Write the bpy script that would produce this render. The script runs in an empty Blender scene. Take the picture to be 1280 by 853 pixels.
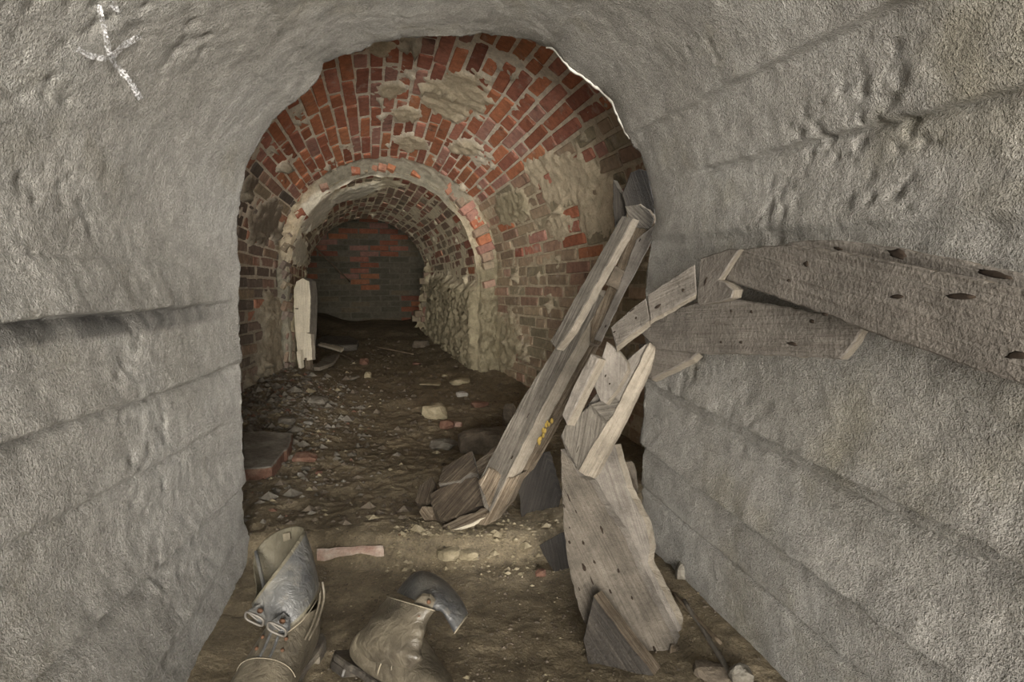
import bpy, bmesh, math, random
import numpy as np
from mathutils import Vector, Matrix

random.seed(7)
rng = np.random.default_rng(11)
scene = bpy.context.scene
COL = scene.collection

# ------------------------------------------------------------------ camera, world, exposure
F = 760.0                      # focal length in pixels of a 1280 px wide frame
PITCH = math.atan(86.0 / F)    # looking slightly down
CAM_H = 0.80
cam_d = bpy.data.cameras.new('camera')
cam_d.sensor_width = 36.0
cam_d.lens = F / 1280.0 * 36.0
cam_d.clip_start = 0.02
cam = bpy.data.objects.new('camera', cam_d)
cam.location = (0, 0, CAM_H)
cam.rotation_euler = (math.pi / 2 - PITCH, 0, 0)
COL.objects.link(cam)
scene.camera = cam

world = bpy.data.worlds.new('daylight')
scene.world = world
world.use_nodes = True
bg = world.node_tree.nodes['Background']
bg.inputs['Color'].default_value = (1.0, 0.975, 0.94, 1)
bg.inputs['Strength'].default_value = 1.0
scene.view_settings.view_transform = 'Standard'
scene.view_settings.look = 'None'
scene.view_settings.gamma = 1.0
scene.view_settings.use_curve_mapping = False
scene.view_settings.exposure = 3.12
sun_d = bpy.data.lights.new('upward_fill_sun', 'SUN')
sun_d.energy = 1.55
sun_d.color = (1.0, 0.93, 0.82)
sun_d.angle = math.radians(36)
sun = bpy.data.objects.new('upward_fill_sun', sun_d)
sun.rotation_euler = Vector((-0.16, 1.0, 0.04)).to_track_quat('-Z', 'Y').to_euler()  # wide sun added as fill, tilted slightly upward to reach the brick crown
COL.objects.link(sun)
scene.cycles.max_bounces = 10
scene.cycles.diffuse_bounces = 8

# ------------------------------------------------------------------ maths helpers
CT, ST = math.cos(PITCH), math.sin(PITCH)


def W(px, py, Y):
    """the place at distance Y in front of the camera's foot that lies on a sight line"""
    dx = (px - 640.0) / F
    dy = (426.5 - py) / F
    d = (dx, CT + dy * ST, -ST + dy * CT)
    k = Y / d[1]
    return Vector((d[0] * k, Y, CAM_H + d[2] * k))


def PX(P):
    """numpy (...,3) world -> pixel pair"""
    X, Yw, Z = P[..., 0], P[..., 1], P[..., 2] - CAM_H
    fwd = Yw * CT - Z * ST
    up = Yw * ST + Z * CT
    fwd = np.where(fwd < 0.05, 0.05, fwd)
    return 640 + F * X / fwd, 426.5 - F * up / fwd


def _hash(ix, iy, iz, seed):
    h = (ix.astype(np.int64) * 374761393 + iy.astype(np.int64) * 668265263 + iz.astype(np.int64) * 2147483647 + seed * 974634777) & 0xffffffff
    h = ((h ^ (h >> 13)) * 1274126177) & 0xffffffff
    h = ((h ^ (h >> 16)) * 2246822519) & 0xffffffff
    h = h ^ (h >> 15)
    return (h & 0xffffff).astype(np.float64) / float(0xffffff) * 2 - 1


def noise3(x, y, z, seed=0):
    x, y, z = np.broadcast_arrays(np.asarray(x, float), np.asarray(y, float), np.asarray(z, float))
    ix, iy, iz = np.floor(x), np.floor(y), np.floor(z)
    fx, fy, fz = x - ix, y - iy, z - iz
    ux, uy, uz = [f * f * f * (f * (f * 6 - 15) + 10) for f in (fx, fy, fz)]
    out = 0
    for a in (0, 1):
        for b in (0, 1):
            for c in (0, 1):
                w = (ux if a else 1 - ux) * (uy if b else 1 - uy) * (uz if c else 1 - uz)
                out = out + w * _hash(ix + a, iy + b, iz + c, seed)
    return out


def fbm(x, y, z, freq, octv=4, seed=0, gain=0.5):
    s, a, t = 0, 1.0, 0
    for o in range(octv):
        s = s + a * noise3(np.asarray(x) * freq, np.asarray(y) * freq, np.asarray(z) * freq, seed + o * 17)
        t += a
        a *= gain
        freq *= 2.07
    return s / t


def sst(a, b, x):
    t = np.clip((np.asarray(x, float) - a) / (b - a), 0, 1)
    return t * t * (3 - 2 * t)


AXA = math.radians(14.0)       # the brick tunnel bends off to the left
AX = np.array([-math.sin(AXA), math.cos(AXA), 0.0])
LX = np.array([math.cos(AXA), math.sin(AXA), 0.0])


def SW(s, w, z):
    s, w, z = np.broadcast_arrays(np.asarray(s, float), np.asarray(w, float), np.asarray(z, float))
    P = s[..., None] * AX + w[..., None] * LX
    P = P.copy()
    P[..., 2] = z
    return P


def floor_base(X, Y):
    X = np.asarray(X, float)
    Y = np.asarray(Y, float)
    s = X * AX[0] + Y * AX[1]
    w = X * LX[0] + Y * LX[1]
    edge = 1.655 + 0.03 * noise3(X * 5, 0, 0, 3) + 0.05 * sst(-0.05, 0.3, X)
    z = -0.02 + 0.065 * sst(edge - 0.05, edge + 0.05, Y)
    z = z + 0.05 * sst(2.2, 4.2, s) + 0.10 * sst(4.2, 7.6, s)
    z = z + 0.09 * sst(0.05, -0.45, w) * sst(2.1, 3.2, s) * sst(5.6, 4.0, s)
    z = z + 0.10 * sst(-0.1, -0.5, w) * sst(6.4, 7.6, s) + 0.05 * sst(0.5, 0.9, w) * sst(3.4, 4.4, s)
    # dirt banked against the foot of the concrete walls
    z = z + 0.02 * sst(-0.5, -0.75, X) * sst(1.7, 1.2, Y)
    z = z + 0.045 * sst(0.16, 0.0, np.abs(X - (0.775 - 0.24 * Y))) * sst(1.8, 1.6, Y)
    return z


def floor_z(X, Y):
    X = np.asarray(X, float)
    Y = np.asarray(Y, float)
    s = X * AX[0] + Y * AX[1]
    rough = 0.5 + 0.9 * sst(1.6, 1.75, Y)
    z = floor_base(X, Y)
    z = z + rough * (0.016 * fbm(X, Y, 0, 3.0, 3, 5) + 0.008 * fbm(X, Y, 0, 14.0, 3, 9) + 0.004 * fbm(X, Y, 0, 55.0, 2, 12))
    return z


def fz(x, y):
    return float(floor_z(np.array([x]), np.array([y]))[0])


def FP(px, py, lift=0.0):
    """the point of the floor on a sight line"""
    lo, hi = 0.5, 9.5
    for k in range(40):
        m = (lo + hi) / 2
        p = W(px, py, m)
        if p.z > float(floor_base(p.x, p.y)):
            lo = m
        else:
            hi = m
    p = W(px, py, (lo + hi) / 2)
    p.z = fz(p.x, p.y) + lift
    return p


# ------------------------------------------------------------------ materials
def mat_base(name):
    m = bpy.data.materials.new(name)
    m.use_nodes = True
    nt = m.node_tree
    for n in list(nt.nodes):
        nt.nodes.remove(n)
    out = nt.nodes.new('ShaderNodeOutputMaterial')
    b = nt.nodes.new('ShaderNodeBsdfPrincipled')
    nt.links.new(b.outputs[0], out.inputs[0])
    b.inputs['Roughness'].default_value = 0.9
    b.inputs['Specular IOR Level'].default_value = 0.25
    return m, nt, b


def N(nt, typ, **kw):
    n = nt.nodes.new(typ)
    for k, v in kw.items():
        if k.startswith('i_'):
            n.inputs[k[2:].replace('_', ' ')].default_value = v
        else:
            setattr(n, k, v)
    return n


def tex_noise(nt, vec, scale, detail=4.0, rough=0.55, dist=0.0):
    n = nt.nodes.new('ShaderNodeTexNoise')
    n.inputs['Scale'].default_value = scale
    n.inputs['Detail'].default_value = detail
    n.inputs['Roughness'].default_value = rough
    n.inputs['Distortion'].default_value = dist
    if vec is not None:
        nt.links.new(vec, n.inputs['Vector'])
    return n.outputs[0]


def ramp(nt, src, stops):
    r = nt.nodes.new('ShaderNodeValToRGB')
    el = r.color_ramp.elements
    while len(el) > 1:
        el.remove(el[-1])
    el[0].position = stops[0][0]
    el[0].color = tuple(stops[0][1]) + (1,) if len(stops[0][1]) == 3 else stops[0][1]
    for p, c in stops[1:]:
        e = el.new(p)
        e.color = tuple(c) + (1,) if len(c) == 3 else c
    nt.links.new(src, r.inputs[0])
    return r.outputs[0]


def mixc(nt, fac, a, b, mode='MIX'):
    m = nt.nodes.new('ShaderNodeMix')
    m.data_type = 'RGBA'
    m.blend_type = mode
    for sock, v in ((m.inputs[0], fac), (m.inputs[6], a), (m.inputs[7], b)):
        if isinstance(v, bpy.types.NodeSocket):
            nt.links.new(v, sock)
        elif isinstance(v, (int, float)):
            sock.default_value = v
        else:
            sock.default_value = tuple(v) + (1,)
    return m.outputs[2]


def mathn(nt, op, a, b=0.0, c=0.0):
    m = nt.nodes.new('ShaderNodeMath')
    m.operation = op
    for i, v in enumerate((a, b, c)):
        if isinstance(v, bpy.types.NodeSocket):
            nt.links.new(v, m.inputs[i])
        else:
            m.inputs[i].default_value = v
    return m.outputs[0]


def bump(nt, b, h, strength, dist, prev=None):
    n = nt.nodes.new('ShaderNodeBump')
    n.inputs['Strength'].default_value = strength
    n.inputs['Distance'].default_value = dist
    nt.links.new(h, n.inputs['Height'])
    if prev is not None:
        nt.links.new(prev, n.inputs['Normal'])
    nt.links.new(n.outputs[0], b.inputs['Normal'])
    return n.outputs[0]


def world_pos(nt):
    return nt.nodes.new('ShaderNodeNewGeometry').outputs['Position']


def m_concrete():
    m, nt, b = mat_base('board_marked_concrete')
    v = world_pos(nt)
    big = tex_noise(nt, v, 2.2, 5, 0.6, 0.4)
    mid = tex_noise(nt, v, 16, 5, 0.65)
    fine = tex_noise(nt, v, 420, 2, 0.6)
    grit = tex_noise(nt, v, 190, 3, 0.65)
    c = ramp(nt, big, [(0.3, (0.30, 0.285, 0.255)), (0.5, (0.375, 0.36, 0.33)), (0.68, (0.43, 0.42, 0.39))])
    olive = ramp(nt, tex_noise(nt, v, 3.3, 4, 0.6), [(0.56, (0, 0, 0)), (0.70, (1, 1, 1))])
    c = mixc(nt, mathn(nt, 'MULTIPLY', olive, 0.55), c, (0.27, 0.245, 0.175))
    c = mixc(nt, 0.5, c, ramp(nt, mid, [(0.3, (0.55, 0.55, 0.55)), (0.7, (1.25, 1.25, 1.25))]), 'MULTIPLY')
    c = mixc(nt, 0.55, c, ramp(nt, grit, [(0.32, (0.5, 0.5, 0.5)), (0.62, (1.2, 1.2, 1.2))]), 'MULTIPLY')
    spots = ramp(nt, tex_noise(nt, v, 230, 2, 0.5), [(0.66, (0, 0, 0)), (0.72, (1, 1, 1))])
    c = mixc(nt, mathn(nt, 'MULTIPLY', spots, 0.5), c, (0.6, 0.58, 0.53))
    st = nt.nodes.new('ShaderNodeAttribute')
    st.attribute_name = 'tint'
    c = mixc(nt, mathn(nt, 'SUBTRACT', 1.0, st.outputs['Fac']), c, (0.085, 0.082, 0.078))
    nt.links.new(c, b.inputs['Base Color'])
    b.inputs['Roughness'].default_value = 0.82
    b1 = bump(nt, b, mid, 0.3, 0.008)
    b2 = bump(nt, b, grit, 1.0, 0.0075, b1)
    bump(nt, b, fine, 1.0, 0.0035, b2)
    return m


def m_brick():
    m, nt, b = mat_base('old_brick')
    oi = nt.nodes.new('ShaderNodeObjectInfo')
    v = world_pos(nt)
    c = oi.outputs['Color']
    mid = tex_noise(nt, v, 30, 5, 0.65)
    fine = tex_noise(nt, v, 160, 3, 0.65)
    c = mixc(nt, 0.75, c, ramp(nt, mid, [(0.25, (0.5, 0.5, 0.52)), (0.7, (1.35, 1.3, 1.25))]), 'MULTIPLY')
    c = mixc(nt, 0.35, c, ramp(nt, fine, [(0.3, (0.6, 0.6, 0.6)), (0.7, (1.25, 1.25, 1.25))]), 'MULTIPLY')
    smear = ramp(nt, tex_noise(nt, v, 11, 6, 0.72), [(0.57, (0, 0, 0)), (0.72, (1, 1, 1))])
    c = mixc(nt, mathn(nt, 'MULTIPLY', smear, 0.6), c, (0.50, 0.45, 0.39))
    soot = ramp(nt, tex_noise(nt, v, 5.0, 5, 0.7, 0.5), [(0.60, (0, 0, 0)), (0.70, (1, 1, 1))])
    c = mixc(nt, mathn(nt, 'MULTIPLY', soot, 0.7), c, (0.035, 0.03, 0.026))
    nt.links.new(c, b.inputs['Base Color'])
    b.inputs['Roughness'].default_value = 0.75
    b1 = bump(nt, b, mid, 0.6, 0.010)
    bump(nt, b, fine, 0.5, 0.003, b1)
    return m


def m_mortar():
    """coloured by the 'tint' attribute of the surface (lime, crust, white bloom ...)"""
    m, nt, b = mat_base('lime_mortar')
    v = world_pos(nt)
    at = nt.nodes.new('ShaderNodeAttribute')
    at.attribute_name = 'tint'
    mid = tex_noise(nt, v, 24, 6, 0.7)
    fine = tex_noise(nt, v, 120, 4, 0.7)
    c = mixc(nt, 0.8, at.outputs['Color'], ramp(nt, mid, [(0.28, (0.62, 0.60, 0.56)), (0.7, (1.32, 1.30, 1.25))]), 'MULTIPLY')
    c = mixc(nt, 0.4, c, ramp(nt, fine, [(0.3, (0.55, 0.55, 0.55)), (0.7, (1.25, 1.25, 1.25))]), 'MULTIPLY')
    nt.links.new(c, b.inputs['Base Color'])
    b1 = bump(nt, b, mid, 0.8, 0.012)
    bump(nt, b, fine, 0.7, 0.004, b1)
    return m


def m_dirt():
    m, nt, b = mat_base('damp_earth')
    v = world_pos(nt)
    big = tex_noise(nt, v, 3.0, 5, 0.6)
    mid = tex_noise(nt, v, 26, 6, 0.7)
    fine = tex_noise(nt, v, 140, 4, 0.7)
    c = ramp(nt, big, [(0.3, (0.10, 0.080, 0.052)), (0.5, (0.155, 0.128, 0.086)), (0.7, (0.22, 0.182, 0.125))])
    c = mixc(nt, 0.8, c, ramp(nt, mid, [(0.3, (0.55, 0.55, 0.55)), (0.7, (1.45, 1.42, 1.36))]), 'MULTIPLY')
    c = mixc(nt, 0.6, c, ramp(nt, fine, [(0.3, (0.5, 0.5, 0.5)), (0.7, (1.4, 1.4, 1.4))]), 'MULTIPLY')
    sp = ramp(nt, tex_noise(nt, v, 110, 2, 0.5), [(0.70, (0, 0, 0)), (0.745, (1, 1, 1))])
    c = mixc(nt, mathn(nt, 'MULTIPLY', sp, 0.7), c, (0.36, 0.31, 0.21))
    nt.links.new(c, b.inputs['Base Color'])
    b.inputs['Roughness'].default_value = 0.7
    b1 = bump(nt, b, mid, 0.8, 0.014)
    bump(nt, b, fine, 0.8, 0.005, b1)
    return m


def m_wood(name, dark, mid_c, light, rough=0.8, bstr=0.7, mottled=0.5, gstr=0.7, bdist=0.006):
    m, nt, b = mat_base(name)
    tc = nt.nodes.new('ShaderNodeTexCoord')
    mp = nt.nodes.new('ShaderNodeMapping')
    mp.inputs['Scale'].default_value = (6.0, 200.0, 200.0)
    nt.links.new(tc.outputs['UV'], mp.inputs[0])
    oi = nt.nodes.new('ShaderNodeObjectInfo')
    ad = nt.nodes.new('ShaderNodeVectorMath')
    ad.operation = 'ADD'
    nt.links.new(mp.outputs[0], ad.inputs[0])
    nt.links.new(oi.outputs['Random'], ad.inputs[1])
    grain = tex_noise(nt, ad.outputs[0], 1.0, 5, 0.65, 0.8)
    v = world_pos(nt)
    blot = tex_noise(nt, v, 14, 5, 0.65)
    grit = tex_noise(nt, v, 130, 3, 0.7)
    c = ramp(nt, grain, [(0.28, dark), (0.5, mid_c), (0.72, light)])
    c = mixc(nt, mottled, c, ramp(nt, blot, [(0.3, (0.55, 0.54, 0.52)), (0.68, (1.3, 1.28, 1.25))]), 'MULTIPLY')
    c = mixc(nt, 0.35, c, ramp(nt, grit, [(0.3, (0.6, 0.6, 0.6)), (0.7, (1.25, 1.25, 1.25))]), 'MULTIPLY')
    nt.links.new(c, b.inputs['Base Color'])
    b.inputs['Roughness'].default_value = rough
    b1 = bump(nt, b, grain, bstr, bdist)
    bump(nt, b, grit, gstr, 0.004, b1)
    return m


def m_stone(name, a, bb, cc, scale=14.0, spec=None):
    m, nt, b = mat_base(name)
    v = world_pos(nt)
    mid = tex_noise(nt, v, scale, 6, 0.7)
    fine = tex_noise(nt, v, 110, 4, 0.7)
    c = ramp(nt, mid, [(0.32, a), (0.5, bb), (0.68, cc)])
    c = mixc(nt, 0.5, c, ramp(nt, fine, [(0.3, (0.6, 0.6, 0.6)), (0.7, (1.3, 1.3, 1.3))]), 'MULTIPLY')
    nt.links.new(c, b.inputs['Base Color'])
    b1 = bump(nt, b, mid, 0.6, 0.012)
    bump(nt, b, fine, 0.6, 0.004, b1)
    return m


def m_leather(name, a, bb, cc, rough):
    m, nt, b = mat_base(name)
    v = world_pos(nt)
    mid = tex_noise(nt, v, 13, 5, 0.62)
    fold = tex_noise(nt, v, 45, 4, 0.6, 1.2)
    fine = tex_noise(nt, v, 300, 3, 0.6)
    c = ramp(nt, mid, [(0.34, a), (0.5, bb), (0.66, cc)])
    scuff = ramp(nt, tex_noise(nt, v, 38, 5, 0.7), [(0.56, (0, 0, 0)), (0.75, (1, 1, 1))])
    c = mixc(nt, mathn(nt, 'MULTIPLY', scuff, 0.4), c, (0.22, 0.195, 0.15))
    nt.links.new(c, b.inputs['Base Color'])
    b.inputs['Roughness'].default_value = rough
    b.inputs['Specular IOR Level'].default_value = 0.45
    b1 = bump(nt, b, fold, 0.55, 0.008)
    bump(nt, b, fine, 0.35, 0.0012, b1)
    return m


def m_flat(name, col, rough=0.8, metal=0.0, var=0.4, scale=90):
    m, nt, b = mat_base(name)
    v = world_pos(nt)
    n = tex_noise(nt, v, scale, 4, 0.65)
    c = mixc(nt, var, col, ramp(nt, n, [(0.3, (0.4, 0.4, 0.4)), (0.7, (1.4, 1.35, 1.3))]), 'MULTIPLY')
    nt.links.new(c, b.inputs['Base Color'])
    b.inputs['Roughness'].default_value = rough
    b.inputs['Metallic'].default_value = metal
    bump(nt, b, n, 0.4, 0.002)
    return m


def m_chalk():
    m, nt, b = mat_base('chalk')
    b.inputs['Base Color'].default_value = (0.8, 0.8, 0.82, 1)
    v = world_pos(nt)
    n = tex_noise(nt, v, 210, 3, 0.7)
    a = ramp(nt, n, [(0.44, (0, 0, 0)), (0.56, (1, 1, 1))])
    nt.links.new(a, b.inputs['Alpha'])
    return m


M = dict(
    concrete=m_concrete(), brick=m_brick(), mortar=m_mortar(), dirt=m_dirt(),
    wood=m_wood('weathered_board', (0.10, 0.088, 0.076), (0.148, 0.134, 0.119), (0.185, 0.17, 0.152), mottled=0.8, bstr=0.45, gstr=0.8),
    cut=m_wood('sawn_edge', (0.145, 0.124, 0.098), (0.21, 0.185, 0.15), (0.26, 0.235, 0.195), mottled=0.7),
    silver=m_wood('silvered_board', (0.05, 0.044, 0.036), (0.12, 0.108, 0.092), (0.19, 0.175, 0.152), mottled=0.7, bstr=1.0, bdist=0.012),
    brownw=m_wood('brown_rotten_board', (0.055, 0.04, 0.025), (0.15, 0.118, 0.084), (0.29, 0.25, 0.20), mottled=0.9, bstr=1.0, bdist=0.014),
    darkw=m_wood('dark_wet_and_shaded_board', (0.014, 0.012, 0.010), (0.028, 0.024, 0.020), (0.055, 0.047, 0.038), rough=0.6),
    mudshadew=m_wood('mud_and_shade_board', (0.062, 0.053, 0.043), (0.098, 0.086, 0.071), (0.13, 0.116, 0.098), mottled=0.9, bstr=0.5, gstr=0.9),
    rotw=m_wood('rotten_block', (0.025, 0.018, 0.012), (0.065, 0.050, 0.035), (0.14, 0.115, 0.085), mottled=0.9, bstr=1.0, bdist=0.02),
    white=m_wood('whitewashed_board', (0.45, 0.40, 0.30), (0.60, 0.55, 0.44), (0.68, 0.64, 0.54), mottled=0.3),
    greystone=m_stone('grey_stone', (0.075, 0.066, 0.053), (0.135, 0.122, 0.10), (0.22, 0.205, 0.175)),
    tanstone=m_stone('tan_stone', (0.14, 0.115, 0.072), (0.24, 0.205, 0.135), (0.34, 0.295, 0.21)),
    darkstone=m_stone('dark_stone', (0.05, 0.04, 0.03), (0.10, 0.082, 0.062), (0.17, 0.14, 0.105)),
    redfrag=m_stone('broken_brick', (0.075, 0.042, 0.030), (0.14, 0.075, 0.052), (0.22, 0.15, 0.11)),
    pinkfrag=m_stone('pale_brick', (0.24, 0.13, 0.10), (0.36, 0.27, 0.22), (0.46, 0.41, 0.35)),
    conchunk=m_stone('concrete_lump', (0.18, 0.17, 0.15), (0.28, 0.265, 0.24), (0.36, 0.35, 0.32)),
    slate=m_leather('grey_leather', (0.045, 0.046, 0.048), (0.085, 0.085, 0.082), (0.15, 0.145, 0.13), 0.38),
    tanl=m_leather('muddy_leather', (0.052, 0.044, 0.033), (0.098, 0.084, 0.061), (0.16, 0.138, 0.10), 0.40),
    lining=m_leather('cuff_lining', (0.075, 0.067, 0.047), (0.115, 0.103, 0.073), (0.15, 0.135, 0.095), 0.6),
    sole=m_leather('sole_leather', (0.025, 0.022, 0.019), (0.055, 0.048, 0.040), (0.15, 0.13, 0.10), 0.5),
    rust=m_flat('rust', (0.09, 0.048, 0.028), 0.75, 0.2),
    metal=m_flat('dull_buckle_metal', (0.15, 0.14, 0.125), 0.6, 0.6),
    thread=m_flat('pale_seam', (0.19, 0.168, 0.125), 0.8),
    hole=m_flat('rotted_nail_hole', (0.022, 0.015, 0.010), 0.95),
    fungus=m_flat('yellow_growth', (0.33, 0.235, 0.06), 0.8, 0, 0.5, 60),
    plaster=m_flat('white_chipped_plaster', (0.74, 0.72, 0.67), 0.9, 0, 0.25),
    chalk=m_chalk(),
)


# ------------------------------------------------------------------ object helpers
def link(o, parent=None):
    COL.objects.link(o)
    if parent is not None:
        o.parent = parent
    return o


def mk(name, verts, faces, mats, parent=None, smooth=True, tint=None, fmat=None):
    me = bpy.data.meshes.new(name)
    me.from_pydata([tuple(v) for v in verts], [], faces)
    if not isinstance(mats, (list, tuple)):
        mats = [mats]
    for m in mats:
        me.materials.append(m)
    if smooth:
        me.polygons.foreach_set('use_smooth', [True] * len(me.polygons))
    if fmat is not None:
        me.polygons.foreach_set('material_index', fmat)
    if tint is not None:
        a = me.attributes.new('tint', 'FLOAT_COLOR', 'POINT')
        t = np.ones((len(verts), 4))
        t[:, :3] = tint
        a.data.foreach_set('color', t.ravel())
    me.update()
    return link(bpy.data.objects.new(name, me), parent)


def mkbm(name, bm, mats, parent=None, smooth=False):
    me = bpy.data.meshes.new(name)
    bm.to_mesh(me)
    bm.free()
    if not isinstance(mats, (list, tuple)):
        mats = [mats]
    for m in mats:
        me.materials.append(m)
    if smooth:
        me.polygons.foreach_set('use_smooth', [True] * len(me.polygons))
    return link(bpy.data.objects.new(name, me), parent)


def grid(nu, nv, flip=False):
    i = np.arange(nu - 1)[:, None]
    j = np.arange(nv - 1)[None, :]
    a = i * nv + j
    q = np.stack([a, a + 1, a + nv + 1, a + nv], -1).reshape(-1, 4)
    if flip:
        q = q[:, ::-1]
    return q.tolist()


def structure(o):
    o['kind'] = 'structure'
    return o


def tag(o, label, cat, group=None, kind=None):
    o['label'] = label
    o['category'] = cat
    if group:
        o['group'] = group
    if kind:
        o['kind'] = kind
    return o


def empty(name, loc):
    e = bpy.data.objects.new(name, None)
    e.empty_display_size = 0.05
    e.location = loc
    COL.objects.link(e)
    return e


def under(o, parent):
    """parent o, keeping its world place"""
    o.parent = parent
    o.matrix_parent_inverse = Matrix.Translation(parent.location).inverted()
    return o


def vgrid_normals(P):
    du = np.gradient(P, axis=0)
    dv = np.gradient(P, axis=1)
    n = np.cross(du, dv)
    n /= np.linalg.norm(n, axis=-1, keepdims=True) + 1e-12
    return n


# ------------------------------------------------------------------ concrete lining (left wall, ceiling, right wall)
Y_OPEN = 1.69
OUT = [(322, 775), (320, 735), (317, 700), (312, 672), (304, 648), (304, 600), (303, 540), (301, 470), (300, 420), (299, 375), (298, 330), (297, 285), (301, 240),
       (308, 208), (322, 180), (340, 153), (362, 132), (384, 115), (401, 98), (403, 79), (425, 71), (448, 64), (468, 52),
       (500, 47), (530, 45), (570, 45), (612, 43), (640, 46), (664, 50), (690, 60), (704, 76), (722, 90), (746, 108), (766, 126), (776, 150),
       (787, 174), (800, 192), (810, 220), (817, 248), (821, 276), (814, 306), (808, 340), (806, 390), (806, 460), (805, 520), (803, 590),
       (803, 650), (806, 700), (810, 750)]
VPK = [(0, 430, 345), (3, 490, 345), (5, 600, 350), (9, 620, 350), (13, 610, 350), (24, 540, 335), (36, 460, 325), (43, 455, 314), (48, 455, 312)]
op = np.array([tuple(W(x, y, Y_OPEN)) for x, y in OUT])
opx = np.array(OUT, float)
vpx = np.interp(np.arange(len(OUT)), [k[0] for k in VPK], [k[1] for k in VPK])
vpy = np.interp(np.arange(len(OUT)), [k[0] for k in VPK], [k[2] for k in VPK])
seg = np.r_[0, np.cumsum(np.linalg.norm(np.diff(op, axis=0), axis=1))]
ULEN = seg[-1]
NU = 820
uu = np.linspace(0, ULEN, NU)
C0 = np.stack([np.interp(uu, seg, op[:, k]) for k in range(3)], -1)
vx, vy = np.interp(uu, seg, vpx), np.interp(uu, seg, vpy)
Cpx = np.stack([np.interp(uu, seg, opx[:, k]) for k in range(2)], -1)
D0 = np.array([tuple(W(a, b, 1.0) - Vector((0, 0, CAM_H))) for a, b in zip(vx, vy)])


def smooth1(a, n):
    k = np.ones(n) / n
    pad = np.r_[np.repeat(a[:1], n // 2, 0), a, np.repeat(a[-1:], n // 2, 0)]
    return np.stack([np.convolve(pad[:, c], k, 'valid')[:len(a)] for c in range(a.shape[1])], -1)


Csm = smooth1(C0, 61)
D0 = smooth1(D0, 61)
tt = np.r_[np.linspace(0, 1.15, 150), np.linspace(1.2, 2.9, 22)]
Dfar = D0.copy()
ctr = np.clip((uu / ULEN), 0, 1)
Dfar[:, 0] = -0.05 * (1 - ctr) - 0.26 * ctr
Dfar[:, 2] = 0
t1 = np.minimum(tt, 1.15)[None, :, None]
t2 = np.maximum(tt - 1.15, 0)[None, :, None]
near_edge = np.exp(-tt / 0.06)[None, :, None]
P = (Csm[:, None, :] * (1 - near_edge) + C0[:, None, :] * near_edge) - D0[:, None, :] * t1 - Dfar[:, None, :] * t2
P[..., 0] += 0
nrm = vgrid_normals(P)
cen = np.array([0.05, 0, 0.75])
sgn = np.sign(np.sum(nrm * (np.array([-0.1, 0, 0.7]) - P) * np.array([1, 0, 1]), -1).mean())
nrm = nrm * sgn


def u_at(px, py):
    return uu[np.argmin((Cpx[:, 0] - px) ** 2 + (Cpx[:, 1] - py) ** 2)]


U = np.broadcast_to(uu[:, None], P.shape[:2])
T = np.broadcast_to(tt[None, :], P.shape[:2])
wob = 0.010 * fbm(T, U * 0.3, 0, 2.2, 3, 21) + 0.003 * fbm(T, U, 0, 18, 3, 23)
h = 0.005 * fbm(P[..., 0], P[..., 1], P[..., 2], 3.0, 2, 31) + 0.0018 * fbm(P[..., 0], P[..., 1], P[..., 2], 26.0, 3, 33) + 0.0012 * fbm(P[..., 0], P[..., 1], P[..., 2], 75.0, 2, 35)


def ledge(px, py, a0, a1, width, side, soft=0.006):
    """a formwork board standing proud: full height at the line, fading over its width"""
    global h
    d = (U + wob - u_at(px, py)) * side
    a = a0 + (a1 - a0) * sst(0.0, 0.9, T)
    rag = 1 + 0.45 * fbm(T, U, 0, 14, 3, int(px + py))
    h = h + a * np.clip(1 - d / width, 0, 1) * sst(-soft, soft, d) * (0.7 + 0.3 * rag)
    h = h - 0.8 * a * rag * np.exp(-np.clip(-d, 0, 1) / 0.018) * sst(soft, -soft, d)


def groove(px, py, depth, width, t0=0.0, t1=9.0):
    global h
    d = np.abs(U + wob - u_at(px, py))
    m = sst(t0 - 0.05, t0 + 0.05, T) * sst(t1 + 0.05, t1 - 0.05, T)
    h = h - 1.8 * depth * np.exp(-(d / (1.2 * width)) ** 2) * m


# left wall (u grows upward there), side=+1 means the board above the line is proud
ledge(300, 375, 0.003, 0.055, 0.16, 1, 0.006)
ledge(301, 455, 0.010, 0.018, 0.08, 1, 0.005)
groove(301, 455, 0.005, 0.006)
ledge(303, 520, 0.002, 0.008, 0.06, 1)
groove(303, 520, 0.004, 0.006, 0.12)
ledge(303, 604, 0.020, 0.026, 0.09, 1, 0.007)
groove(300, 415, 0.003, 0.004, 0.5)
ledge(308, 662, 0.004, 0.010, 0.05, 1, 0.012)
ledge(297, 290, 0.004, 0.006, 0.12, -1, 0.02)
ledge(308, 208, 0.006, 0.006, 0.12, 1, 0.025)
ledge(362, 132, 0.008, 0.010, 0.12, 1, 0.03)
ledge(402, 90, 0.006, 0.008, 0.10, 1, 0.02)
groove(298, 330, 0.003, 0.004, 0.3)
# ceiling boards
ledge(500, 47, 0.006, 0.010, 0.12, -1, 0.012)
ledge(612, 43, 0.006, 0.012, 0.12, 1, 0.012)
ledge(690, 60, 0.010, 0.010, 0.09, -1, 0.02)
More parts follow.
